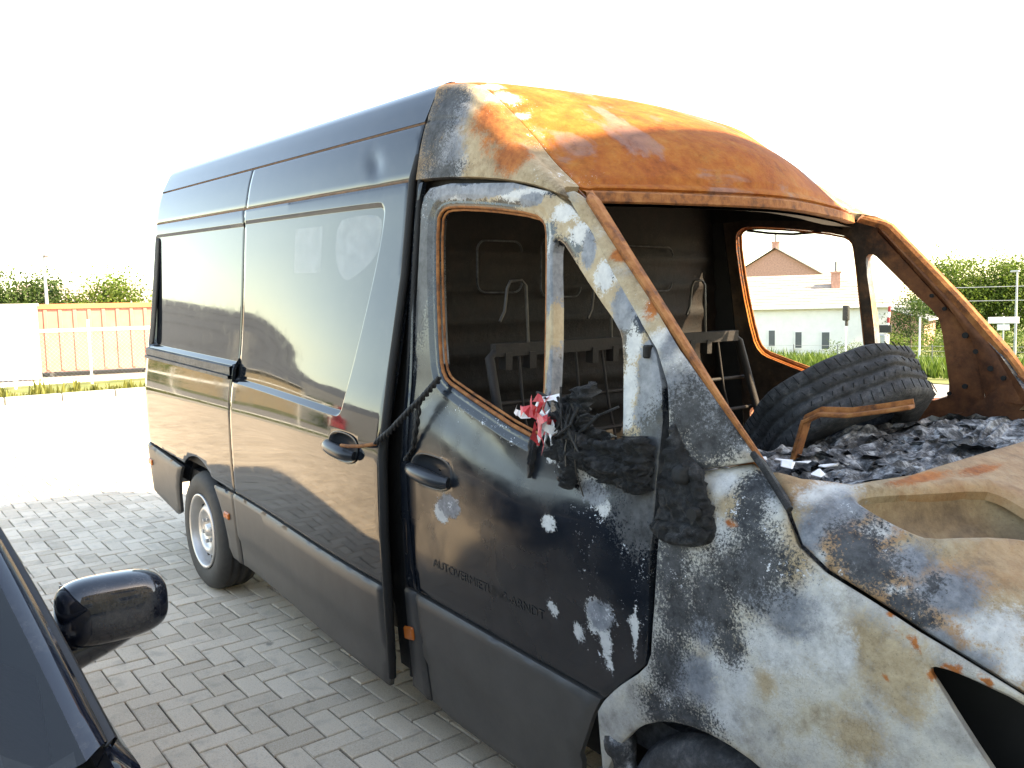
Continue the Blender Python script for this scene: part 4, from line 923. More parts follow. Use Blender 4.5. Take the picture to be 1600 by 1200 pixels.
# sunken inner panel below the bonnet opening
b = MB(); cen = POCK.mean(0); n = len(POCK); lv = [(1.10, .010), (1.06, .045), (.94, .085), (.6, .10), (.02, .085)]
V = []
for f, h in lv:
    for (x, s) in POCK:
        p = FRONT(np.array([cen[0] + (x - cen[0]) * f]), np.array([cen[1] + (s - cen[1]) * f]))[0]; V.append((p[0], p[1], p[2] - h - .01 * math.sin(x * 31 + s * 7)))
b.add(V, [(i * n + k, i * n + (k + 1) % n, (i + 1) * n + (k + 1) % n, (i + 1) * n + k)[::-1] for i in range(len(lv) - 1) for k in range(n)], True)
z4 = np.zeros((len(b.V), 4)); o = mesh_object('inner_bonnet_panel', b.V, b.F, MT['capside'], HO, smooth=True, attrs={'fa': z4, 'fb': z4})
MB().box((.45, 0, .78), (1.0, 1.40, .70)).build('engine_bay', MT['dark'], VAN)
MB().box((.98, 0, .50), (.20, 1.55, .36), bev=.06).build('front_bumper', MT['char'], VAN)
for z in (.80, .88, .96): MB().box((1.0, 0, z), (.05, .95, .035), bev=.01).build('grille_bar', MT['char'], VAN)
# grey ribbed trim end by the pillar foot
for k, (dx, dy) in enumerate(((0, 0), (.012, -.012), (.024, -.024))):
    MB().tube([(.045 + dx, -.835 + dy, 1.428 - .004 * k), (.11 + dx, -.865 + dy, 1.392 - .004 * k), (.195 + dx, -.905 + dy, 1.338 - .005 * k)], .0085, 6).build('cowl_trim', MT['char'], VAN)

# --- wheels
def wheel(x, y, z, Rt, sgn, flat=None):
    root = empty('wheel', (x, y, z)); root.parent = VAN
    Mx = Matrix.Rotation(R(90) * sgn, 4, 'X'); wd = .115
    tp = [(.215, -wd + .01), (.235, -wd - .004), (Rt * .87, -wd - .008), (Rt * .955, -wd + .012), (Rt, -wd + .045)]
    for g in (-.05, 0, .05): tp += [(Rt, g - .012), (Rt - .010, g - .008), (Rt - .010, g + .008), (Rt, g + .012)]
    tp += [(Rt, wd - .045), (Rt * .955, wd - .012), (Rt * .87, wd + .008), (.235, wd + .004), (.215, wd - .01)]
    b = MB().lathe(tp, 56, Mx)
    if flat is not None:
        b.V = [(v[0], v[1] * (1 + .35 * max(0, (flat + .06) - v[2]) / .12), max(v[2], flat + .0005 * abs(v[1]))) for v in b.V]
    b.build('tyre', MT['tyre'] if flat is None else MT['burnt_tyre'], root)
    if flat is not None and Rt < .34: rm = MT['dullrust']
    else: rm = MT['rim']
    b = MB().lathe([(.215, wd - .012), (.222, wd + .006), (.212, wd + .010), (.204, wd), (.198, wd - .03), (.190, wd - .075), (.182, wd - .08), (.176, wd - .060), (.135, wd - .020), (.118, wd - .016), (.108, wd - .030), (.09, wd - .045), (.04, wd - .05), (.035, wd - .02), (.001, wd - .018)], 48, Mx)
    b.build('rim', rm, root)
    no = 14 if sgn > 0 else 0
    for k in range(no):
        h = MB(); a = 2 * math.pi * k / no
        c = Mx @ Vector((.158 * math.cos(a), .158 * math.sin(a), wd - .036)); c2 = Mx @ Vector((.158 * math.cos(a), .158 * math.sin(a), wd - .06))
        h.tube([c2, c], .0125, 10); h.build('vent_hole', MT['dark'], root)
    for k in range(6 if sgn > 0 else 0):
        a = 2 * math.pi * (k + .3) / 6
        MB().tube([Mx @ Vector((.072 * math.cos(a), .072 * math.sin(a), wd - .05)), Mx @ Vector((.072 * math.cos(a), .072 * math.sin(a), wd - .02))], .012, 6).build('wheel_nut', MT['galv'], root)
    MB().lathe([(.182, wd - .08), (.18, -wd)], 32, Mx).build('barrel', MT['dark'], root)
GZ = lambda x: (x + 3.665) * math.tan(TH)
wheel(-3.665, -.855, .352, .352, 1); wheel(-3.665, .855, .352, .352, -1)
for sg in (1, -1): wheel(.075, -.845 * sg, .385, .322, sg, flat=GZ(.075) - .385 + .012)

# --- cab interior
b = MB(); ribs = [1.15, 1.28, 1.41, 1.54, 1.67, 1.80, 1.93]
def bulk(u, v):
    y = -.86 + 1.72 * u; z = .62 + 1.86 * v
    y *= min(1.0, float(w(z)) / .93)
    d = 0
    for r_ in ribs: d += .014 * math.exp(-((z - r_) / .022) ** 2)
    return (-1.40 + d, y, z)
b.grid(bulk, 12, 90); z4 = np.zeros((len(b.V), 4)); mesh_object('bulkhead', b.V, b.F, MT['inner'], VAN, smooth=True, attrs={'fa': z4, 'fb': z4})
for (y0, y1, z0, z1) in ((-.62, -.40, 1.78, 1.98), (-.30, -.08, 1.76, 2.0), (.05, .5, 1.78, 1.98)):
    MB().tube([(-1.375, y, z) for y, z in rrect(y0, y1, z0, z1, .04)], .004, 6).build('bulkhead_pressing', MT['inner'], VAN)

def seat(y0, y1, heads, x0=-1.02):
    root = empty('seat_frame', (x0, (y0 + y1) / 2, .65)); root.parent = VAN
    L = lambda pts: [(x - x0, y - (y0 + y1) / 2, z - .65) for x, y, z in pts]
    b = MB(); b.tube(L([(x0 + .14, y0, 1.02), (x0 + .02, y0, 1.35), (x0 - .05, y0 + .01, 1.56), (x0 - .06, y0 + .05, 1.585), (x0 - .06, y1 - .05, 1.585), (x0 - .05, y1 - .01, 1.56), (x0 + .02, y1, 1.35), (x0 + .14, y1, 1.02)]), .017, 8)
    b.box(L([(x0 - .055, (y0 + y1) / 2, 1.585)])[0], (.03, y1 - y0 - .06, .045)); b.build('back_frame', MT['dullrust'], root)
    n = int((y1 - y0) / .13)
    for k in range(1, n):
        y = y0 + (y1 - y0) * k / n; MB().tube(L([(x0 - .045, y, 1.56), (x0 - .01, y + .006 * (-1) ** k, 1.36), (x0 + .08, y, 1.10)]), .0055, 6).build('back_spring', MT['dullrust'], root)
    for z in (1.18, 1.27, 1.40): MB().tube(L([(x0 + .055 - (z - 1.18) * .35, y0, z), (x0 + .05 - (z - 1.18) * .35, y1, z)]), .008, 6).build('cross_bar', MT['dullrust'], root)
    MB().box(L([(x0 + .30, (y0 + y1) / 2, 1.02)])[0], (.46, y1 - y0, .06), bev=.015).build('seat_pan', MT['dullrust'], root)
    MB().box(L([(x0 + .30, (y0 + y1) / 2, .83)])[0], (.36, y1 - y0 - .1, .32), bev=.015).build('seat_box', MT['inner'], root)
    for y in heads:
        for s_ in (-.055, .055): MB().box(L([(x0 - .055, y + s_, 1.545)])[0], (.04, .03, .06)).build('headrest_socket', MT['dullrust'], root)
        b = MB(); b.tube(L([(x0 - .05, y - .085, 1.685), (x0 - .055, y - .06, 1.72), (x0 - .06, y - .045, 1.80), (x0 - .06, y - .03, 1.825), (x0 - .06, y + .02, 1.828), (x0 - .06, y + .04, 1.81), (x0 - .058, y + .045, 1.70), (x0 - .055, y + .05, 1.56)]), .0055, 6)
        b.build('headrest_wire', MT['wire'], root)
seat(-.80, .02, (-.66, -.24)); seat(.12, .62, (.33,))
# burnt dashboard: lumpy melted layers
from mathutils import noise as mn
def dash(u, v):
    y = -.80 + 1.56 * v; bow = .12 * (1 - (y / .85) ** 2)
    x = -.36 + (.60 + bow) * u - .02
    p = Vector((x * 5, y * 5, 3)); h = mn.fractal(p, 1.0, 2.0, 5) * .035 + abs(mn.noise(Vector((x * 12, y * 3.2, 1)))) * .05 + abs(mn.noise(Vector((x * 34, y * 6, 5)))) * .032 + abs(mn.noise(Vector((x * 90, y * 18, 9)))) * .008
    z = 1.235 + .06 * u + h + .04 * sm(y, -.2, .4) - .05 * sm(-y, .35, .8) * (1 - u)
    edge = min(u, 1 - u, v, 1 - v); z -= .5 * max(0, .06 - edge) / .06 * .5
    return (x, y, float(z))
b = MB(); b.grid(dash, 110, 220, smooth=False); DB = b.build('burned_dashboard', MT['debris'], VAN)
b = MB()
for k in range(150):
    y = rng.uniform(-.74, .72); u = rng.uniform(.25, .99); p = dash(u, (y + .80) / 1.56)
    big = k < 46; rot = Matrix.Rotation(rng.normal(1.35, .22 if big else .7), 3, 'Z') @ Matrix.Rotation(rng.normal(0, .22), 3, 'X') @ Matrix.Rotation(rng.normal(0, .06), 3, 'Y')
    L_ = rng.uniform(.14, .42) if big else rng.uniform(.02, .06); W_ = rng.uniform(.025, .075) if big else rng.uniform(.006, .02); n_ = 14 if big else 4; sd_ = rng.uniform(0, 99); V = []
    for i in range(n_ + 1):
        for s in (-1, 1):
            q = Vector(((i / n_ - .5) * L_, s * W_ * .5 * (1 - .6 * abs(i / n_ - .5)), (.026 if big else .010) * mn.noise(Vector((i * .45, s * .4, sd_))))); q.y += (.022 if big else .008) * mn.noise(Vector((i * .6, sd_, s)))
            V.append(rot @ q + Vector((p[0], p[1], p[2] + .006)))
    V += [v + Vector((.001, 0, -.004)) for v in V]; m_ = 2 * (n_ + 1)
    F = [(2 * i, 2 * i + 2, 2 * i + 3, 2 * i + 1) for i in range(n_)] + [(m_ + 2 * i + 1, m_ + 2 * i + 3, m_ + 2 * i + 2, m_ + 2 * i) for i in range(n_)]
    b.add(V, F, False)
b.build('charred_flakes', MT['debris'], DB)['kind'] = 'stuff'
for (x, y, z, s) in ((.02, -.66, 1.375, .05), (.06, -.70, 1.378, .06), (.10, -.58, 1.366, .05), (.05, -.62, 1.372, .04), (-.02, -.70, 1.38, .035), (.12, -.66, 1.36, .045), (.22, .52, 1.36, .04), (.0, -.76, 1.39, .03)):
    rot = Matrix.Rotation(rng.uniform(0, 6), 3, 'Z') @ Matrix.Rotation(rng.normal(0, .3), 3, 'X')
    b = MB().box((0, 0, 0), (s * .9, s * .5, s * .12), rot, bev=.003); b.V = [(x + v[0] + .01 * mn.noise(Vector(v) * 60), y + v[1] + .01 * mn.noise(Vector(v) * 70 + Vector((3, 0, 0))), z - .008 + v[2] + .008 * mn.noise(Vector(v) * 50)) for v in b.V]
    b.build('white_ash_flake', MT['tape_white'], DB)
# rusty bent strut standing in the footwell
b = MB(); path = [(-.225, -.27, 1.16), (-.19, -.27, 1.31), (-.165, -.27, 1.405), (-.12, -.265, 1.432), (-.03, -.26, 1.440), (.06, -.25, 1.462), (.135, -.24, 1.482)]
for i in range(len(path) - 1):
    a, c = Vector(path[i]), Vector(path[i + 1]); d = (c - a); q = d.to_track_quat('X', 'Z').to_matrix()
    b.box((a + c) / 2, (d.length + .012, .045, .012), q, bev=.003); b.box((a + c) / 2 + q @ Vector((0, .02, .010)), (d.length + .01, .006, .022), q)
b.build('bent_bracket', MT['orust'], VAN)
MB().tube([(-.78, -.02, 1.0), (-.75, -.02, 1.25)], .035, 10).build('gear_housing', MT['dullrust'], VAN)
# far side: lower inner door skin and cable under the window head
MB().tube([(-1.22, .845, 2.062), (-1.10, .85, 2.045), (-.98, .855, 2.036), (-.86, .855, 2.040), (-.79, .855, 2.055)], .006, 6).build('loose_cable', MT['cord'], VAN)
for (x, z, r_) in ((-.10, 1.50, .011), (-.16, 1.56, .010), (-.20, 1.62, .012), (-.045, 1.47, .009), (-.2, 1.42, .010), (-.33, 1.77, .008), (-.28, 1.72, .008), (-.26, 1.385, .008)):
    p = PILL(np.array([x]), np.array([z]))[0]; MB().tube([(x, -p[1] - .084, z), (x, -p[1] - .074, z)], r_, 10).build('bolt_hole', MT['dark'], VAN)
# melted mirror foot and charred mouldings at the door's front corner
def lump(path, rr, sd, n=14, k=26, amp=.35):
    P = [Vector(p) for p in path]; out = []; rad = []
    for i in range(k + 1):
        t = i / k * (len(P) - 1); j = min(int(t), len(P) - 2); f = t - j
        out.append(P[j].lerp(P[j + 1], f)); rad.append((rr[j] + (rr[j + 1] - rr[j]) * f))
    b = MB(); b.tube(out, rad, n, smooth=True)
    V = []
    for v in b.V:
        v = Vector(v); d = mn.fractal(v * 22 + Vector((sd, 0, 0)), 1, 2, 4) * amp * .05 + mn.noise(v * 60) * .006
        V.append(v + Vector((mn.noise(v * 14 + Vector((0, sd, 0))), mn.noise(v * 14 + Vector((5, 0, sd))), mn.noise(v * 14 + Vector((0, 9, sd))))) * abs(d) * 1.4)
    b.V = [tuple(v) for v in V]; return b
def join(*bs):
    o = MB()
    for q in bs:
        n = len(o.V); o.V += q.V; o.F += [tuple(i + n for i in f) for f in q.F]; o.S += q.S; o.M += q.M
    return o
def char_patch(name, outline, parent, out=.02, amp=.03, sd=0, surf=SIDE, mat='char', thick=.03):
    def dz(Q):
        o = np.empty(len(Q))
        for i, (x, z) in enumerate(Q):
            o[i] = -amp * (.7 * abs(mn.noise(Vector((x * 9, z * 26, sd)))) + .8 * (1 - 2 * abs(mn.noise(Vector((x * 22 + z * 9, z * 48 - x * 12, sd + 3))))) * .6 + .5 * mn.noise(Vector((x * 75, z * 95, sd))) + .3 * mn.noise(Vector((x * 170, z * 170, sd))))
        return o
    return panel(name, outline, surf, parent, [MT[mat]], res=.007, thick=thick, lip=.02, inset=.010, out=out, depth=dz)
MIR = empty('melted_mirror', (0, 0, 0)); MIR.parent = VAN
char_patch('melted_foot', chaikin([(-.53, 1.335), (-.47, 1.395), (-.42, 1.42), (-.36, 1.405), (-.30, 1.40), (-.22, 1.43), (-.145, 1.44), (-.137, 1.36), (-.135, 1.295), (-.20, 1.285), (-.25, 1.30), (-.31, 1.292), (-.36, 1.315), (-.42, 1.318)], 2), MIR, .022, .065, 1)
char_patch('melted_fold', chaikin([(-.40, 1.375), (-.30, 1.36), (-.20, 1.365), (-.14, 1.37), (-.14, 1.33), (-.22, 1.325), (-.31, 1.325), (-.39, 1.34)], 2), MIR, .05, .05, 4)
char_patch('charred_shroud', chaikin([(-.555, 1.36), (-.55, 1.44), (-.525, 1.49), (-.47, 1.525), (-.42, 1.555), (-.385, 1.55), (-.378, 1.50), (-.40, 1.45), (-.375, 1.43), (-.30, 1.425), (-.31, 1.40), (-.42, 1.40), (-.47, 1.38), (-.52, 1.34)], 2), MIR, .0, .05, 7, thick=.02)
char_patch('hanging_rag', chaikin([(-.455, 1.36), (-.40, 1.36), (-.392, 1.30), (-.385, 1.262), (-.43, 1.250), (-.458, 1.27), (-.45, 1.32)], 2), MIR, .04, .035, 9)
char_patch('hanging_rag', chaikin([(-.625, 1.375), (-.60, 1.375), (-.598, 1.33), (-.607, 1.25), (-.613, 1.25), (-.622, 1.32)], 1), MIR, .02, .01, 12, thick=.006)
for k in range(34):
    a = Vector((rng.uniform(-.53, -.38), rng.uniform(-1.02, -.965), rng.uniform(1.36, 1.50))); c = a + Vector((rng.normal(.02, .06), rng.normal(0, .012), rng.normal(-.02, .06))); c.x = min(c.x, -.16)
    MB().tube([a, (a + c) / 2 + Vector((rng.normal(0, .014), -.01, rng.normal(0, .014))), c], rng.uniform(.002, .005), 5).build('charred_strand', MT['char'], MIR)
for pth, r_ in (([(-.372, -1.025, 1.42), (-.368, -1.032, 1.36), (-.366, -1.028, 1.32), (-.362, -1.004, 1.25)], .0020), ([(-.405, -1.02, 1.43), (-.41, -1.028, 1.38), (-.402, -1.032, 1.33)], .0026)):
    MB().tube(pth, r_, 5).build('bare_wire', MT['wire'], MIR)
# blackened corner between door, pillar and wing
char_patch('charred_corner', chaikin([(-.118, 1.50), (-.085, 1.44), (-.055, 1.40), (-.012, 1.385), (.012, 1.34), (.035, 1.285), (.052, 1.235), (.03, 1.205), (-.03, 1.20), (-.09, 1.195), (-.121, 1.20), (-.121, 1.35)], 2), VAN, .006, .022, 14)
char_patch('charred_roll', chaikin([(-.135, 1.232), (-.08, 1.245), (-.02, 1.25), (.03, 1.255), (.052, 1.235), (.03, 1.205), (-.03, 1.192), (-.10, 1.195)], 2), VAN, .030, .02, 16)
char_patch('charred_knob', rrect(-.075, -.028, 1.335, 1.385, .018, 4), VAN, .03, .008, 18, mat='rubber')
MB().tube([(.014, -.992, 1.285), (.014, -1.012, 1.285)], .015, 12).build('bolt_hole', MT['dark'], VAN)
# shards hanging in the arch front
lump([(-.30, -.93, .60), (-.26, -.95, .56), (-.23, -.95, .50)], [.035, .045, .03], 9, k=12).build('arch_remnant', MT['debris'], VAN)
lump([(-.33, -.95, .46), (-.29, -.96, .42)], [.035, .04], 10, k=8).build('arch_remnant', MT['debris'], VAN)

# things caught on the van -------------------------------------------------
def place(b, name, mats):
    """mesh given in van coordinates, stored as a top-level object"""
    V = [VM @ Vector(v) for v in b.V]; c = Vector((sum(v.x for v in V) / len(V), sum(v.y for v in V) / len(V), min(v.z for v in V)))
    b.V = [tuple(v - c) for v in V]; o = b.build(name, mats); o.location = c; return o
# burnt tyre lying in the cab
ax = Vector((-.63, .10, .77)).normalized(); q = ax.to_track_quat('Z', 'Y').to_matrix().to_4x4()
Mt = Matrix.Translation((-.43, .33, 1.315)) @ q @ Matrix.Diagonal((.96, .96, .90, 1))
tp = [(.20, -.10), (.215, -.122), (.255, -.128), (.325, -.120), (.345, -.105)]
for g in (-.052, 0, .052): tp += [(.350, g - .010), (.340, g - .006), (.340, g + .006), (.350, g + .010)]
tp += [(.345, .105), (.325, .120), (.255, .128), (.215, .122), (.20, .10), (.208, .095), (.25, .108), (.318, .100), (.330, .06), (.332, 0), (.330, -.06), (.318, -.100), (.25, -.108), (.208, -.095), (.20, -.10)]
TA = math.atan2(*reversed((q.to_3x3().transposed() @ Vector((.75, .45, .5)))[:2]))
def TK(a): return 1 + .09 * mn.noise(Vector((math.cos(a) * 1.4, math.sin(a) * 1.4, 2))) - .05 * math.cos(2 * a + .6)
b = MB().lathe(tp, 72)
V = []
for v in b.V:
    v = Vector(v); r_ = math.hypot(v.x, v.y); a = math.atan2(v.y, v.x)
    k = TK(a) + .014 * mn.noise(v * 14) + (.05 * mn.noise(v * 8 + Vector((3, 1, 7))) + .03 * mn.noise(v * 22)) * (.25 + .75 * max(0, math.cos(a - TA)) ** 2)
    sq = .012 * mn.noise(Vector((math.cos(a) * 2.2, math.sin(a) * 2.2, 7)))
    V.append(Mt @ Vector((v.x * k, v.y * k, v.z * (1 + .06 * mn.noise(Vector((math.cos(a) * 1.3, math.sin(a) * 1.3, 4)))) + sq)))
b.V = [tuple(v) for v in V]; nl = len(b.V)
sip = MB()
for k in range(58):
    a = 2 * math.pi * k / 58
    for (h0, h1) in ((-.108, -.068), (.068, .108), (-.034, -.016), (.016, .034)):
        dx = .02 * (1 if h0 < 0 else -1)
        kk = TK(a)
        sq = .012 * mn.noise(Vector((math.cos(a) * 2.2, math.sin(a) * 2.2, 7)))
        p0 = Mt @ Vector((.3515 * kk * math.cos(a), .3515 * kk * math.sin(a), h0 * .97 + sq)); p1 = Mt @ Vector((.3515 * kk * math.cos(a + dx), .3515 * kk * math.sin(a + dx), h1 * .97 + sq))
        sip.tube([p0, p1], .0022, 4)
sv = [VM @ Vector(v) for v in sip.V]
ty = place(b, 'burned_tyre', MT['burnt_tyre']); tag(ty, 'charred loose tyre lying tilted inside the burned-out cab', 'tyre')
sip.V = [tuple(v - ty.location) for v in sv]; sip.build('tread_sipes', MT['dark'], ty)['kind'] = 'stuff'
# red and white barrier tape knotted round the window bar
tp = empty('barrier_tape', VM @ Vector((-.55, -.99, 1.36))); tag(tp, 'crumpled red and white barrier tape knotted to the door window bar', 'tape')
base = Vector((-.55, -.99, 1.36))
def ribbon(pts, wv, mat, name):
    V = []; F = []
    for i, p in enumerate(pts):
        p = Vector(p); wv2 = Vector(wv) * (1 + .3 * math.sin(i * 2.1)); wv2 = Matrix.Rotation(.5 * math.sin(i * 1.7), 3, 'Y') @ wv2
        for s in (-1, 1): V.append(VM.to_3x3() @ (p + wv2 * s - base))
    for i in range(len(pts) - 1): F.append((i * 2, i * 2 + 2, i * 2 + 3, i * 2 + 1))
    V2 = [v + Vector((.0006, -.0012, 0)) for v in V]; n = len(V); F2 = [tuple(k + n for k in f[::-1]) for f in F]
    mesh_object(name, V + V2, F + F2, mat, tp)
rr = random.Random(3)
for k in range(15):
    a = Vector((-.545 + rr.uniform(-.045, .045), -1.0 + rr.uniform(-.03, .01), 1.375 + rr.uniform(0, .10))); pts = [a]
    d = Vector((rr.uniform(-1, 1), rr.uniform(-.5, .3), rr.uniform(-.6, .9))).normalized()
    for j in range(4):
        d = (d + Vector((rr.uniform(-.9, .9), rr.uniform(-.6, .6), rr.uniform(-.9, .9)))).normalized(); a = a + d * .022
        a = Vector((min(max(a.x, -.61), -.49), min(max(a.y, -1.04), -.965), min(max(a.z, 1.355), 1.50))); pts.append(a)
    ribbon(pts, (rr.uniform(-.012, .012), .004, rr.uniform(.008, .018)), MT['tape_red'] if k % 5 < 3 else MT['tape_white'], 'tape_strip')
# charred braided cord from the door window to the sliding door handle
cb = MB(); ctrl = [(-1.135, -.955, 1.495), (-1.17, -1.0, 1.43), (-1.235, -1.03, 1.365), (-1.305, -1.05, 1.30), (-1.385, -1.065, 1.245)]
def cat(P, t):
    k = min(int(t * (len(P) - 1)), len(P) - 2); f = t * (len(P) - 1) - k; return Vector(P[k]).lerp(Vector(P[k + 1]), f)
for ph in (0, 2.1, 4.2):
    cb.tube([cat(ctrl, i / 60) + Vector((.0, math.cos(i * .62 + ph), math.sin(i * .62 + ph))) * .008 for i in range(61)], .0058, 7)
c2 = [(-1.19, -1.0, 1.425), (-1.205, -1.005, 1.33), (-1.24, -1.0, 1.24), (-1.29, -1.0, 1.19)]
for ph in (0, 3.1): cb.tube([cat(c2, i / 30) + Vector((math.cos(i * .8 + ph), math.sin(i * .8 + ph), 0)) * .006 for i in range(31)], .0055, 6)
tag(place(cb, 'braided_cord', MT['cord']), 'charred black braided cord slung from the door window to the sliding door', 'cord')
sb = MB().tube([(-1.38, -1.07, 1.243), (-1.47, -1.08, 1.222), (-1.56, -1.085, 1.208), (-1.63, -1.08, 1.200)], .007, 7)
tag(place(sb, 'tie_wire', MT['orust']), 'rusty brown wire hooked through the sliding door handle', 'wire')

# ------------------------------------------------------------------ the parked car at the left edge
CAR = empty('parked_car', (0, -3.03, 0))
tag(CAR, 'glossy dark blue hatchback parked beside the van, only its mirror and window pillar in view', 'car')
CZ = [.18, .40, .60, .78, .87, .915, .94]; CWD = [.77, .825, .845, .845, .835, .812, .775]
def ctaper(x): return cr([-3.0, -2.6, -1.6, -.2, .5, .85, 1.12], [.86, .95, 1.0, 1.0, .97, .90, .70], x)
def CARS(x, z):
    x = np.asarray(x, float); z = np.asarray(z, float); return np.stack([x, -cr(CZ, CWD, z) * ctaper(x), z], -1)
def warch(cx, r, a0, a1): return [(cx + r * math.cos(R(a)), .30 + r * math.sin(R(a))) for a in range(a0, a1, -10 if a1 < a0 else 10)]
CP = [MT['carpaint'], MT['dark']]
for mir in (True, False):
    top = .938
    panel('front_wing', [(-.10, .20), (.10, .20)] + warch(.42, .32, 180, -1) + [(.76, .20), (1.08, .20), (1.08, .66), (.9, .78), (.5, .88), (.0, top), (-.10, top)], CARS, CAR, CP, res=.06, mirror=mir, thick=.03)
    d1 = panel('front_door', [(-1.16, .20), (-.106, .20), (-.106, top), (-1.16, top)], CARS, CAR, CP, res=.05, mirror=mir, thick=.03)
    panel('rear_door', [(-1.90, .34), (-1.70, .20), (-1.166, .20), (-1.166, top), (-1.90, top)], CARS, CAR, CP, res=.06, mirror=mir, thick=.03)
    panel('rear_quarter', [(-2.95, .20), (-2.40, .20)] + warch(-2.08, .32, 180, -1) + [(-1.905, .60), (-1.906, top), (-2.95, top)], CARS, CAR, CP, res=.07, mirror=mir, thick=.03)
    sg = 1 if mir else -1
    # black waist strip, glass, pillars
    def gl(u, v, a0, a1, b0, b1):
        A = Vector(a0).lerp(Vector(a1), u); B = Vector(b0).lerp(Vector(b1), u); P = A.lerp(B, v); P.y += .018 * math.sin(v * 3.14); return (P.x, P.y * sg, P.z)
    MB().grid(lambda u, v: gl(u, v, (-.20, .768, .948), (-1.15, .768, .955), (-.95, .615, 1.385), (-1.20, .612, 1.40)), 10, 6, flip=sg < 0).build('side_window', MT['tint'], CAR)
    MB().grid(lambda u, v: gl(u, v, (-1.20, .768, .955), (-2.30, .74, .97), (-1.24, .612, 1.40), (-2.15, .60, 1.385)), 8, 6, flip=sg < 0).build('side_window', MT['tint'], CAR)
    b = MB(); b.tube([(x, sg * .782 * float(ctaper(x)), .945) for x in np.linspace(-2.4, -.12, 14)], .011, 8); b.build('waist_moulding', MT['black'], CAR)
    def strip(pa, pb, name, mat, wd):
        b = MB(); n = 14; V = []
        for i in range(n + 1):
            t = i / n
            p = Vector(pa[0]).lerp(Vector(pa[1]), t); q = Vector(pb[0]).lerp(Vector(pb[1]), t); bow = .03 * math.sin(t * 3.14)
            for (m_, h) in ((p, 0), (p.lerp(q, .25), .012), (p.lerp(q, .75), .012), (q, 0)): V.append((m_.x, sg * (m_.y + h), m_.z + h + bow))
        F = [(i * 4 + j, (i + 1) * 4 + j, (i + 1) * 4 + j + 1, i * 4 + j + 1) for i in range(n) for j in range(3)]
        b.add(V, F if sg > 0 else [f[::-1] for f in F], True); return b.build(name, mat, CAR)
    strip(((-.10, .775, .945), (-.92, .622, 1.385)), ((-.03, .735, .965), (-.86, .585, 1.405)), 'pillar', MT['carpaint'], .06)
    strip(((-.12, .790, .930), (-.955, .628, 1.375)), ((-.10, .776, .945), (-.92, .622, 1.388)), 'door_frame', MT['black'], .02)
    strip(((-1.155, .772, .95), (-1.205, .62, 1.40)), ((-1.215, .772, .95), (-1.245, .62, 1.40)), 'pillar', MT['black'], .05)
    b = MB(); b.tube([(-.92, sg * .612, 1.398), (-1.3, sg * .606, 1.418), (-2.2, sg * .595, 1.40), (-2.55, sg * .60, 1.25), (-2.85, sg * .66, .98)], .028, 8); b.build('roof_rail', MT['carpaint'], CAR)
MB().grid(lambda u, v: (-.03 + .25 * (1 - (2 * u - 1) ** 2) - (.84 - .02) * v - .10 * v * (1 - (2 * u - 1) ** 2), (.735 - .15 * v) * (2 * u - 1), .965 + .44 * v + .035 * math.sin(3.14 * v) + .025 * (1 - (2 * u - 1) ** 2)), 18, 10).build('windscreen', MT['glass'], CAR)
MB().grid(lambda u, v: (-.86 - 1.45 * u, .60 * (2 * v - 1), 1.40 + .045 * (1 - (2 * v - 1) ** 2) + .02 * math.sin(3.14 * u)), 10, 10).build('roof', MT['carpaint'], CAR)
MB().grid(lambda u, v: (-.02 + .23 * (1 - (2 * v - 1) ** 2) + (1.06 - .20 * (1 - (2 * v - 1) ** 2)) * u, (.775 * float(ctaper(1.06 * u)) - .02) * (2 * v - 1), .945 - .16 * u ** 1.7 - .03 * u + .05 * (1 - (2 * v - 1) ** 2)), 14, 14).build('bonnet', MT['carpaint'], CAR)
b = MB(); b.grid(lambda u, v: (-.05 + .27 * (1 - (2 * v - 1) ** 2) + .06 * (u - .5), .72 * (2 * v - 1), .952 + .02 * (1 - (2 * v - 1) ** 2)), 2, 14); b.build('scuttle', MT['black'], CAR)
MB().box((1.06, 0, .42), (.18, 1.42, .42), bev=.07).build('front_bumper', MT['carpaint'], CAR)
MB().box((-2.95, 0, .45), (.18, 1.50, .40), bev=.07).build('rear_bumper', MT['carpaint'], CAR)
MB().grid(lambda u, v: (-2.30 - .62 * u, (.60 + .12 * u) * (2 * v - 1), 1.38 - .44 * u), 4, 6).build('tailgate', MT['tint'], CAR)
MB().box((-.9, 0, .42), (3.7, 1.5, .3)).build('floor_pan', MT['dark'], CAR)
for y in (-.36, .36):
    s_ = MB(); s_.box((-1.25, y, .80), (.16, .46, .62), Matrix.Rotation(R(-14), 3, 'Y'), bev=.05); s_.box((-1.0, y, .55), (.50, .46, .16), bev=.05); s_.box((-1.36, y, 1.20), (.09, .24, .16), bev=.03); s_.build('seat', MT['black'], CAR)
MB().box((-.28, 0, .86), (.42, 1.36, .16), bev=.06).build('dashboard', MT['black'], CAR)
MB().lathe([(.18, 0), (.19, .012), (.18, .024), (.17, .012), (.18, 0)], 24, Matrix.Translation((-.62, .36, .90)) @ Matrix.Rotation(R(-65), 4, 'Y')).build('steering_wheel', MT['black'], CAR)
for (x, sg) in ((.42, 1), (.42, -1), (-2.08, 1), (-2.08, -1)):
    Mx = Matrix.Translation((x, .74 * sg, .30)) @ Matrix.Rotation(R(-90) * sg, 4, 'X')
    wr = MB().lathe([(.18, -.08), (.25, -.09), (.295, -.07), (.30, 0), (.295, .07), (.25, .09), (.19, .085), (.15, .06), (.05, .065), (.001, .065)], 32, Mx).build('wheel', MT['tyre'], CAR)
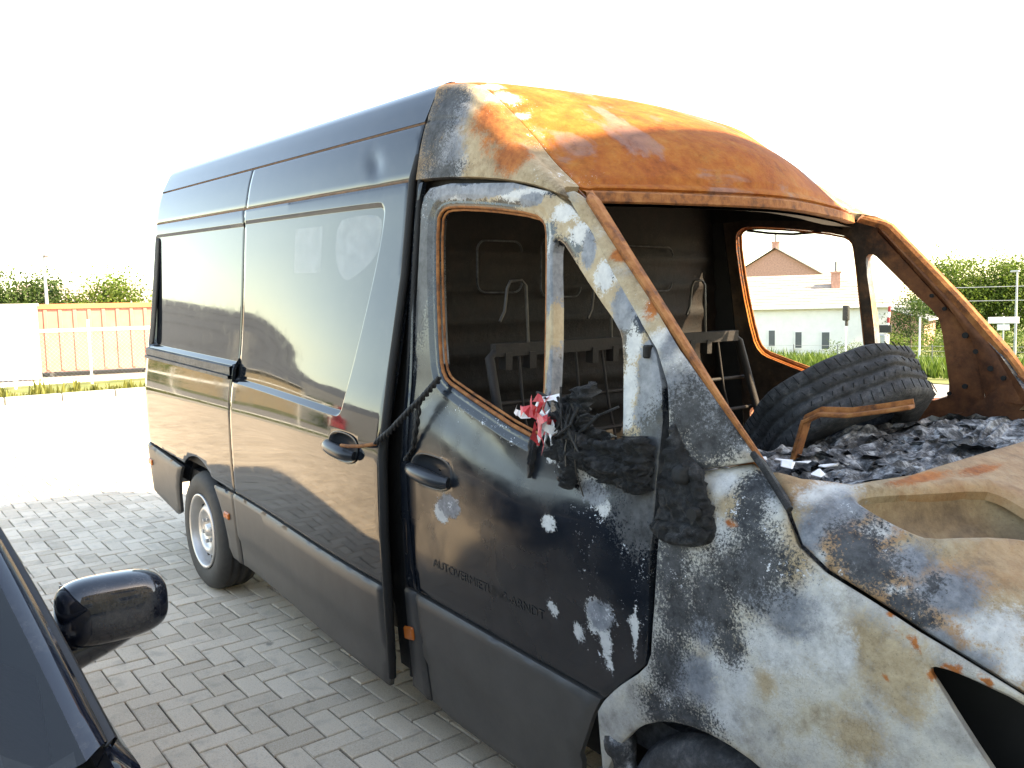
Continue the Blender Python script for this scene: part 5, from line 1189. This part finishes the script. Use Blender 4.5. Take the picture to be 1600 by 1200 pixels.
# wing mirror
def mirror(sg):
    root = empty('wing_mirror', (-.80, sg * .81, .872)); root.parent = CAR
    b = MB(); n, m = 28, 20; V = []; F = []
    for i in range(m + 1):
        ph = -math.pi / 2 + math.pi * i / m; cp, sp = math.cos(ph), math.sin(ph)
        for j in range(n):
            t = 2 * math.pi * j / n; e = .55
            f = lambda q, k: math.copysign(abs(q) ** k, q)
            y = f(sp, .62) * .122; px = f(math.cos(t), .8) * abs(cp) ** e; pz = f(math.sin(t), .62) * abs(cp) ** e
            V.append((px * (.075 if px > 0 else .045), sg * (.135 + y) , .072 + pz * .080 * (1 - .9 * (y - .0) * .5) - .10 * y * 0 - .22 * max(0, -y) * (pz < 0) * 0))
    for i in range(m):
        for j in range(n): F.append((i * n + j, i * n + (j + 1) % n, (i + 1) * n + (j + 1) % n, (i + 1) * n + j) if sg < 0 else (i * n + j, (i + 1) * n + j, (i + 1) * n + (j + 1) % n, i * n + (j + 1) % n))
    b.add(V, F, True); b.build('mirror_housing', MT['carpaint'], root)
    a = MB(); a.tube([(-.02, sg * -.05, -.045), (-.01, sg * 0, -.03), (0, sg * .05, -.008), (0, sg * .12, .012), (0, sg * .19, .03), (0, sg * .235, .05)], [.05, .05, .05, .046, .036, .02], 16); a.build('mirror_arm', MT['carpaint'], root)
    MB().box((-.046, sg * .135, .075), (.004, .20, .115)).build('mirror_glass', MT['rim'], root)
mirror(1); mirror(-1)

# ------------------------------------------------------------------ vegetation
def leaves(name, blobs, n, size, mat, parent, org, seed=0, droop=0.0):
    g = np.random.default_rng(seed); V = []; F = []; T = []
    wts = np.array([b[3] * b[4] * b[5] for b in blobs]) ** .67; wts /= wts.sum()
    nc = max(8, n // 28)
    for _ in range(nc):
        b = blobs[g.choice(len(blobs), p=wts)]
        d = g.normal(size=3); d /= np.linalg.norm(d); rr = g.uniform(.45, 1.05) ** .6
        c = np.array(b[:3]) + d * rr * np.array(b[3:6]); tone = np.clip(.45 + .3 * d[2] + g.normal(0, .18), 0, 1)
        cr_ = size * g.uniform(1.5, 3.4)
        for _ in range(28):
            p = c + g.normal(size=3) * cr_ * np.array([1, 1, .8]); nn = g.normal(size=3); nn /= np.linalg.norm(nn)
            t = np.cross(nn, g.normal(size=3)); t /= np.linalg.norm(t); u = np.cross(nn, t); s = size * g.uniform(.5, 1.2)
            k = len(V); V += [p - t * s * .5, p + u * s * .32, p + t * s * .6, p - u * s * .32]; F.append((k, k + 1, k + 2, k + 3)); T += [np.clip(tone + g.normal(0, .12), 0, 1)] * 4
    V = np.array(V) - np.array(org)
    o = mesh_object(name, V, F, mat, parent); at = o.data.attributes.new('tone', 'FLOAT', 'POINT'); at.data.foreach_set('value', np.array(T, np.float32)); return o

def tree(name, label, x, y, h, blobs, n, size, mat, group=None, trunk=.12, cat='tree', seed=1):
    """blobs relative to the base: (dx,dy,dz,rx,ry,rz)"""
    z0 = float(ground_z(x, y)) - .04; root = empty(name, (x, y, z0)); tag(root, label, cat, group)
    b = MB(); top = max(q[2] for q in blobs)
    b.tube([(0, 0, 0), (.03, .02, top * .35), (-.02, .03, top * .7), (0, 0, top)], [trunk, trunk * .8, trunk * .55, trunk * .2], 8)
    for k, q in enumerate(blobs[:6]): b.tube([(0, 0, max(.1, q[2] * .5)), (q[0] * .6, q[1] * .6, q[2] * .8), (q[0], q[1], q[2] + q[5] * .3)], [trunk * .45, trunk * .3, trunk * .1], 6)
    b.build('trunk' if cat == 'tree' else 'stem', MT['bark'], root)
    leaves('crown' if cat == 'tree' else 'foliage', blobs, n, size, mat, root, (0, 0, 0), seed); return root

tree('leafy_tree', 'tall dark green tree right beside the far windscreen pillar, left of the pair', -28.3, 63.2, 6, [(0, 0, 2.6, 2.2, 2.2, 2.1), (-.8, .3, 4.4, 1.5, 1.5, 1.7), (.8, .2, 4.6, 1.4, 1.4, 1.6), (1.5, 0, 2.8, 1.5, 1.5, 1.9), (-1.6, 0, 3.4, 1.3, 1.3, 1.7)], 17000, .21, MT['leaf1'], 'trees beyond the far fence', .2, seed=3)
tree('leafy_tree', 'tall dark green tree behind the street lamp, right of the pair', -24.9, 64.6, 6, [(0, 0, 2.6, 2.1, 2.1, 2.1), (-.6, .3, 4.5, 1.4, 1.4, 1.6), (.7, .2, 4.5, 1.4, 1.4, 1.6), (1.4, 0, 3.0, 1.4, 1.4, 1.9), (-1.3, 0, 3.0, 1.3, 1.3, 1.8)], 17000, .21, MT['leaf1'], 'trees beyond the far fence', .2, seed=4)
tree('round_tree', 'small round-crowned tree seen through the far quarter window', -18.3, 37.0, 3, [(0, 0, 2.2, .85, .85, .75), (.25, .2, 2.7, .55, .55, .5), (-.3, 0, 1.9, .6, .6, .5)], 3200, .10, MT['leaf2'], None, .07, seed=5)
tree('leafy_tree', 'thin branch tips of a tree poking in at the right edge of the sky', -7.7, 26.5, 6, [(.2, 0, 3.2, .8, .8, 1.0), (.1, 0, 4.2, .7, .7, .7), (.5, .2, 2.4, .8, .8, .8)], 1800, .10, MT['leaf2'], 'trees beyond the far fence', .1, seed=6)
for k, (x, y, s, lab) in enumerate(((-20.6, 45.5, 1.0, 'pale green bush below the left one of the tall trees'), (-18.0, 46.0, .9, 'pale green bush left of the white street sign'), (-15.6, 46.5, 1.05, 'pale green bush behind the lamp post foot'), (-24.5, 48, .8, 'low bush behind the clipped hedge'))):
    tree('bush', lab, x, y, 2, [(0, 0, .8 * s, 1.5 * s, 1.1 * s, .75 * s), (.9 * s, 0, .6 * s, .9 * s, .9 * s, .6 * s), (-.8 * s, .2, 1.1 * s, .9 * s, .8 * s, .6 * s)], 2600, .12, MT['leaf1'], 'bushes beyond the fence', .05, cat='bush', seed=20 + k)
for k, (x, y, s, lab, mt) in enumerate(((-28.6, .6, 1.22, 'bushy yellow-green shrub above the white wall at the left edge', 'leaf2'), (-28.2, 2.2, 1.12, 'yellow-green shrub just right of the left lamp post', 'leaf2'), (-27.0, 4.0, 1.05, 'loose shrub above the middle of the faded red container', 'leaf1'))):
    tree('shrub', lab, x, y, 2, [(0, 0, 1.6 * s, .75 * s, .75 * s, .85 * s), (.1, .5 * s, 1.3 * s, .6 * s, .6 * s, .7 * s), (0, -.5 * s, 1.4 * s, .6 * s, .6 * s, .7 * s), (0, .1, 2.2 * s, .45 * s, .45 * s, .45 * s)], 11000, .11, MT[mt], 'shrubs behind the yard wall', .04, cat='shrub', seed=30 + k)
# clipped hedge
hr = empty('hedge', (-17.0, 33.4, float(ground_z(0, 33.4)))); tag(hr, 'clipped bright green hedge in front of the round tree', 'hedge')
leaves('foliage', [(dx, dx * .35, .6, .35, .3, .5) for dx in np.linspace(-2.4, 2.0, 12)], 5200, .075, MT['leaf1'], hr, (0, 0, 0), 41)
# weeds and long grass (uncountable)
def grass_tufts(name, pts, h, mat, label):
    g = np.random.default_rng(11); V = []; F = []; T = []
    for (x, y, s) in pts:
        for _ in range(9):
            a = g.uniform(0, 6.28); hh = h * s * g.uniform(.5, 1.2); lx, ly = math.cos(a), math.sin(a); bx, by = x + g.normal(0, .05), y + g.normal(0, .05); z = float(ground_z(bx, by)); wd = .012 * s + .006; le = g.uniform(.1, .5) * hh; k = len(V)
            V += [(bx - ly * wd, by + lx * wd, z), (bx + ly * wd, by - lx * wd, z), (bx + lx * le * .4 + ly * wd * .8, by + ly * le * .4 - lx * wd * .8, z + hh * .6), (bx + lx * le * .4 - ly * wd * .8, by + ly * le * .4 + lx * wd * .8, z + hh * .6), (bx + lx * le, by + ly * le, z + hh)]
            F += [(k, k + 1, k + 2, k + 3), (k + 3, k + 2, k + 4)]; T += [np.clip(g.normal(.5, .25), 0, 1)] * 5
    o = mesh_object(name, V, F, mat); at = o.data.attributes.new('tone', 'FLOAT', 'POINT'); at.data.foreach_set('value', np.array(T, np.float32)); tag(o, label, 'grass', kind='stuff'); return o
g = np.random.default_rng(5)
grass_tufts('weeds', [(-17.5 - abs(g.normal(0, .5)), g.uniform(-6, 6), g.uniform(.4, 1.3) * (1.6 if (math.sin(y_ * 2.3) > .5) else .8)) for y_ in g.uniform(-6, 6, 420)], .17, MT['leaf3'], 'yellow-green weeds growing along the kerb')
pts = []
for _ in range(4200):
    y = g.uniform(17, 40); x = g.uniform(-30, -5); 
    pts.append((x, y, g.uniform(.7, 1.8)))
grass_tufts('long_grass', pts, .32, MT['leaf1'], 'long sunlit grass beyond the yard')

# ------------------------------------------------------------------ buildings and street furniture beyond
def gable_house(name, label, cat, x, y, rot, L, Wd, eave, ridge, wall, roofm, hip=0.0, windows=(), chimney=None, over=.25, group=None, courses=10):
    z0 = float(ground_z(x, y)) - .05; root = empty(name, (x, y, z0), (0, 0, rot)); tag(root, label, cat, group)
    b = MB(); hx, hy = L / 2, Wd / 2
    V = [(-hx, -hy, 0), (hx, -hy, 0), (hx, hy, 0), (-hx, hy, 0), (-hx, -hy, eave), (hx, -hy, eave), (hx, hy, eave), (-hx, hy, eave), (-hx, 0, ridge - .05), (hx, 0, ridge - .05)]
    F = [(0, 1, 5, 4), (2, 3, 7, 6), (1, 2, 6, 5), (3, 0, 4, 7)]
    if hip <= 0: F += [(5, 6, 9), (7, 4, 8)]
    b.add(V, F); b.build('wall', wall, root)
    rb = MB(); sl = (ridge - eave) / hy; o = over
    A = [(-hx - o, -hy - o, eave - o * sl), (hx + o, -hy - o, eave - o * sl), (hx + o - hip, 0, ridge), (-hx - o + hip, 0, ridge), (-hx - o, hy + o, eave - o * sl), (hx + o, hy + o, eave - o * sl)]
    th = .08
    F = [(0, 1, 2, 3), (5, 4, 3, 2)] + ([(1, 5, 2), (4, 0, 3)] if hip > 0 else [])
    n = len(A); A2 = [(p[0], p[1], p[2] + th) for p in A]
    rb.add(A + A2, [f[::-1] for f in F] + [tuple(k + n for k in f) for f in F] + [(0, 1, 1 + n, n), (4 + n, 5 + n, 5, 4), (1, 5, 5 + n, 1 + n) if hip > 0 else (1, 2, 2 + n, 1 + n), (4, 0, n, 4 + n) if hip > 0 else (0, n, 3 + n, 3)])
    ro = rb.build('roof', roofm, root)
    for k in range(1, courses):                       # raised tile courses
        t = k / courses; cb_ = MB(); xx = hx + o - hip * t; yy = -(hy + o) * (1 - t); zz = eave - o * sl + (ridge - eave + o * sl) * t + th
        cb_.box((0, yy, zz + .012), (2 * xx, .05, .03)); cb_.build('tile_course', roofm, ro)
    MB().box((0, -hy - o - .04, eave - o * sl + .03), (L + 2 * o, .10, .10), bev=.02).build('gutter', MT['white'], ro)
    for (wx, wz, ww, wh) in windows:
        fr = MB().box((wx, -hy - .02, wz), (ww + .12, .06, wh + .12)).build('window', MT['white'], root)
        MB().box((wx, -hy - .045, wz), (ww, .03, wh)).build('pane', MT['window'], fr)
    if chimney:
        cx, cy, cz, cs_ = chimney; c = MB(); c.box((cx, cy, cz), (cs_, cs_, 1.3), bev=.02); c.box((cx, cy, cz + .68), (cs_ + .1, cs_ + .1, .1)); c.build('chimney', MT['brick'], ro); MB().tube([(cx, cy, cz + .7), (cx, cy, cz + 1.25)], .06, 8).build('chimney_pot', MT['slate'], ro)
    return root
ra = math.atan2(3.5, 5.25)
gable_house('bungalow', 'long white bungalow with tan tiled roof framed by the far door window', 'house', -27.2, 37.2, ra, 13, 7.0, 2.95, 4.55, MT['white'], MT['tile'], hip=2.6, windows=((1.0, 1.35, .3, .8), (2.3, 1.25, .3, .8), (3.6, 1.2, .36, .85), (-1.2, 1.3, .3, .8)), chimney=(4.15, -1.5, 4.0, .45), courses=12)
gable_house('brick_house', 'red brick gable with white verge rising behind the bungalow', 'house', -36.6, 53.0, ra + R(90), 8, 7.2, 4.9, 7.1, MT['brick'], MT['tile'], courses=6, chimney=(-3.4, 0, 6.9, .5))
gable_house('grey_shed', 'low grey-roofed shed beyond the crossing post', 'shed', -29.6, 56.5, ra + R(75), 6, 5.5, 1.9, 2.75, MT['brick'], MT['slate'], courses=4)
# left background
ct = empty('faded_container', (-26.0, 3.3, 0), (0, 0, R(78))); tag(ct, 'faded salmon-red shipping container behind the wire fence', 'container')
MB().box((0, 0, 1.0), (3.5, 2.2, 1.8)).build('body', MT['salmon'], ct)
MB().box((0, 1.11, 1.93), (3.56, .10, .14)).build('top_rail', MT['salmon2'], ct); MB().box((0, -1.11, 1.93), (3.56, .10, .14)).build('top_rail', MT['salmon2'], ct)
first = MB().box((0, 0, 1.0), (.10, .05, 1.72), bev=.012).build('corrugation', MT['salmon'], ct); first.location = (-1.65, 1.11, 0)
for sy in (1.11, -1.11):
    for k in range(10):
        if sy > 0 and k == 0: continue
        c = first.copy(); COL.objects.link(c); c.parent = ct; c.location = (-1.65 + k * .366, sy, 0)
wl = empty('white_wall', (-24.6, -1.2, 0), (0, 0, R(82))); tag(wl, 'plain white yard wall at the left edge left of the red container', 'wall')
MB().box((-1.0, 0, .97), (7.4, .18, 1.94)).build('wall_body', MT['white'], wl); MB().box((-1.0, 0, 1.97), (7.5, .26, .07)).build('coping', MT['concrete'], wl)
gable_house('far_house', 'low pale house with tan roof above the red container', 'house', -47, 11.5, R(76), 14, 8, 2.3, 3.35, MT['white'], MT['tile'], courses=6)
# wire fence with white rail
fz = empty('wire_fence', (-20.1, 0, 0)); tag(fz, 'chain-link fence with white rail along the far kerb', 'fence')
yy = [-9 + 1.55 * k for k in range(10)]
for y in yy: MB().box((0, y, .78), (.05, .05, 1.56)).build('post', MT['white'], fz)
for z in (1.33, .16): MB().box((.03, -2.0, z), (.03, 14.2, .07)).build('rail', MT['white'], fz)
b = MB()
for k in range(150):
    y = -9 + k * .094
    for s in (1, -1): b.tube([(0, y, .1), (0, y + s * 1.2, 1.30)], .0022, 3, cap=False)
o = b.build('mesh_wire', MT['galv'], fz); o['kind'] = 'stuff'
def lamp_post(name, label, x, y, h, arm=1):
    z0 = float(ground_z(x, y)) - .05; r_ = empty(name, (x, y, z0)); tag(r_, label, 'lamp post', 'street lamps')
    MB().tube([(0, 0, 0), (0, 0, h * .5), (0, 0, h)], [.06, .05, .035], 10).build('pole', MT['galv'], r_)
    MB().box((.10 * arm, .05, h + .02), (.34, .16, .09), bev=.03).build('lamp_head', MT['galv'], r_)
lamp_post('street_lamp', 'slim lamp post rising behind the white wall at left', -25.6, 1.95, 3.4)
lamp_post('street_lamp', 'pale grey lamp post by the right edge in front of the tall trees', -12.9, 34.86, 4.1, -1)
p = empty('marker_post', (-11.77, 24.47, float(ground_z(0, 24.47)) - .05)); tag(p, 'thin white post in the grass seen through the far quarter window', 'post')
MB().tube([(0, 0, 0), (0, 0, 1.75)], .03, 8).build('shaft', MT['white'], p); MB().tube([(0, 0, 1.75), (0, 0, 1.80)], .036, 8).build('cap', MT['galv'], p)
sg = empty('street_sign', (-11.84, 30.98, float(ground_z(0, 30.98)) - .05), (0, 0, R(20))); tag(sg, 'small white street name board on a thin post by the lamp', 'sign')
MB().tube([(0, 0, 0), (0, 0, 2.15)], .03, 8).build('post', MT['galv'], sg); MB().box((0, -.03, 2.0), (1.0, .03, .24), bev=.008).build('board', MT['white'], sg); MB().box((0, -.03, 1.74), (.40, .03, .22), bev=.008).build('plate', MT['white'], sg)
ts = empty('crossing_signal', (-10.71, 18.24, float(ground_z(0, 18.24)) - .05)); tag(ts, 'black signal head on a slim pole before the white bungalow', 'signal')
MB().tube([(0, 0, 0), (0, 0, 1.45)], .022, 8).build('pole', MT['white'], ts); MB().box((0, 0, 1.62), (.16, .12, .40), bev=.02).build('signal_head', MT['black'], ts); MB().box((.02, 0, 1.36), (.06, .08, .16), bev=.01).build('bracket', MT['black'], ts)
for z in (1.50, 1.62, 1.74): MB().tube([(.03, -.055, z), (.05, -.10, z)], .05, 10).build('lens_hood', MT['black'], ts)
br = empty('crossing_barrier', (-18.35, 34.58, float(ground_z(0, 34.58)) - .05)); tag(br, 'white crossing barrier machine with raised boom beyond the grass', 'barrier')
MB().box((0, 0, .75), (.45, .4, 1.5), bev=.04).build('housing', MT['galv'], br); MB().box((.05, 0, 1.75), (.7, .12, .35), bev=.03).build('counterweight', MT['black'], br)
for k in range(4): MB().box((.22 + .02 * k, 0, 1.9 + .25 * k), (.10, .06, .25)).build('boom_section', MT['white'] if k % 2 == 0 else MT['carred'], br)
# green wire fence on the right
gf = empty('field_fence', (-14.9, 27.3, 0), (0, 0, math.atan2(2.0, 4.36))); tag(gf, 'thin wire fence with green posts across the field', 'fence')
zf = float(ground_z(0, 27.3)) - .05
for k in range(13): MB().tube([(-6 + k * 1.6, 0, zf), (-6 + k * 1.6, 0, zf + .95 - .004 * k)], .018, 6).build('post', MT['slate'], gf)
for z in (.2, .38, .56, .74, .92): MB().tube([(-6, 0, zf + z), (3, 0, zf + z - .05), (13.2, 0, zf + z - .18)], .006, 4).build('wire', MT['galv'], gf)
# overhead lines
for k, z in enumerate((2.35, 1.55)):
    b = MB(); b.tube([(-46 + 64 * t, 46 + 9 * t, z - .25 * math.sin(3.14 * t)) for t in np.linspace(0, 1, 24)], .022, 5)
    o = b.build('overhead_cable', MT['galv']); tag(o, ('upper' if k == 0 else 'lower') + ' overhead cable crossing in front of the tall trees', 'cable', 'overhead cables')

# ------------------------------------------------------------------ what stands behind and beside the camera (one building added to throw the shade, the rest shows in the paintwork)
wb = empty('shading_building', (9.5, -.3, 0)); tag(wb, 'unseen tall pale building added ahead of the van to shade its front', 'building')  # building added out of view so its roof edge shades the van's front
MB().box((0, 0, 3.75), (9.6, 8.0, 7.5)).build('wall', MT['beige'], wb); MB().box((0, 0, 7.56), (9.9, 8.3, .14)).build('roof_edge', MT['slate'], wb)
for k in range(3):
    for z in (1.6, 4.7):
        f = MB().box((-4.82, -2.6 + k * 2.6, z), (.06, 1.3, 1.4)).build('window', MT['white'], wb); MB().box((-4.86, -2.6 + k * 2.6, z), (.03, 1.15, 1.25)).build('pane', MT['window'], f)
gable_house('barn', 'long grey-roofed barn mirrored in the van side', 'barn', -62, -22.5, R(72), 24, 10, 2.9, 5.0, MT['beige'], MT['slate'], courses=5, windows=())
gable_house('tan_house', 'tan rendered house mirrored at the rear of the van side', 'house', -68, -9, R(64), 12, 8, 2.8, 4.7, MT['beige'], MT['tile'], courses=5)
ha = empty('open_hangar', (-45, -27, 0), (0, 0, R(62))); tag(ha, 'grey open-fronted hangar with curved roof mirrored in the sliding door', 'hangar')
b = MB(); n = 16
sec = [(-7 + 14 * k / n, 3.4 + 1.6 * math.sin(math.pi * k / n)) for k in range(n + 1)]
V = [(x, yy_, z) for yy_ in (-7, 7) for x, z in sec]; b.add(V, [(k, k + 1, n + 2 + k, n + 1 + k) for k in range(n)], True); b.build('roof', MT['slate'], ha)
b = MB(); b.add([(-7, -7, 0), (-7, 7, 0), (-7, 7, 3.4), (-7, -7, 3.4)], [(0, 1, 2, 3)]); b.add([(7, -7, 0), (7, 7, 0), (7, 7, 3.4), (7, -7, 3.4)], [(0, 1, 2, 3)])
b.add([(x, 7, z) for x, z in sec] + [(7, 7, 0), (-7, 7, 0)], [tuple(range(n + 3))]); b.build('wall', MT['grey'], ha)
b = MB(); b.add([(x, -6.9, z) for x, z in sec] + [(7, -6.9, 3.2), (-7, -6.9, 3.2)], [tuple(range(n + 3))]); b.build('fascia', MT['grey'], ha)
rv = empty('red_lorry', (-40, -18.6, 0), (0, 0, R(28))); tag(rv, 'dark red lorry cab mirrored in the sliding door', 'lorry')
MB().box((0, 0, 1.15), (1.7, 2.0, 1.3), bev=.15).build('cab', MT['carred'], rv); MB().box((.78, 0, 1.45), (.14, 1.7, .5), bev=.04).build('windscreen', MT['tint'], rv); MB().box((-2.4, 0, 1.2), (3.0, 2.0, 1.4), bev=.04).build('box_body', MT['grey'], rv)
for x in (.1, -2.9):
    for y in (-.9, .9): MB().lathe([(.2, -.1), (.42, -.12), (.45, -.08), (.45, .08), (.42, .12), (.2, .1), (.001, .05)], 20, Matrix.Translation((x, y, .45)) @ Matrix.Rotation(R(90), 4, 'X')).build('wheel', MT['tyre'], rv)
for k, (x, y, s, lab) in enumerate(((-46, -13, 1.3, 'green bush mirrored low in the rear side panel'), (-41, -17.5, 1.1, 'green bush mirrored below the barn'), (-60, -10, 1.8, 'green bush mirrored beside the tan house'))):
    tree('bush', lab, x, y, 2, [(0, 0, .8 * s, 1.5 * s, 1.3 * s, .8 * s), (.9 * s, .8, .6 * s, 1.0 * s, 1.0 * s, .6 * s), (-.8 * s, -.6, 1.0 * s, .9 * s, .9 * s, .6 * s)], 1400, .2, MT['leaf1'], 'bushes across the yard', .05, cat='bush', seed=60 + k)
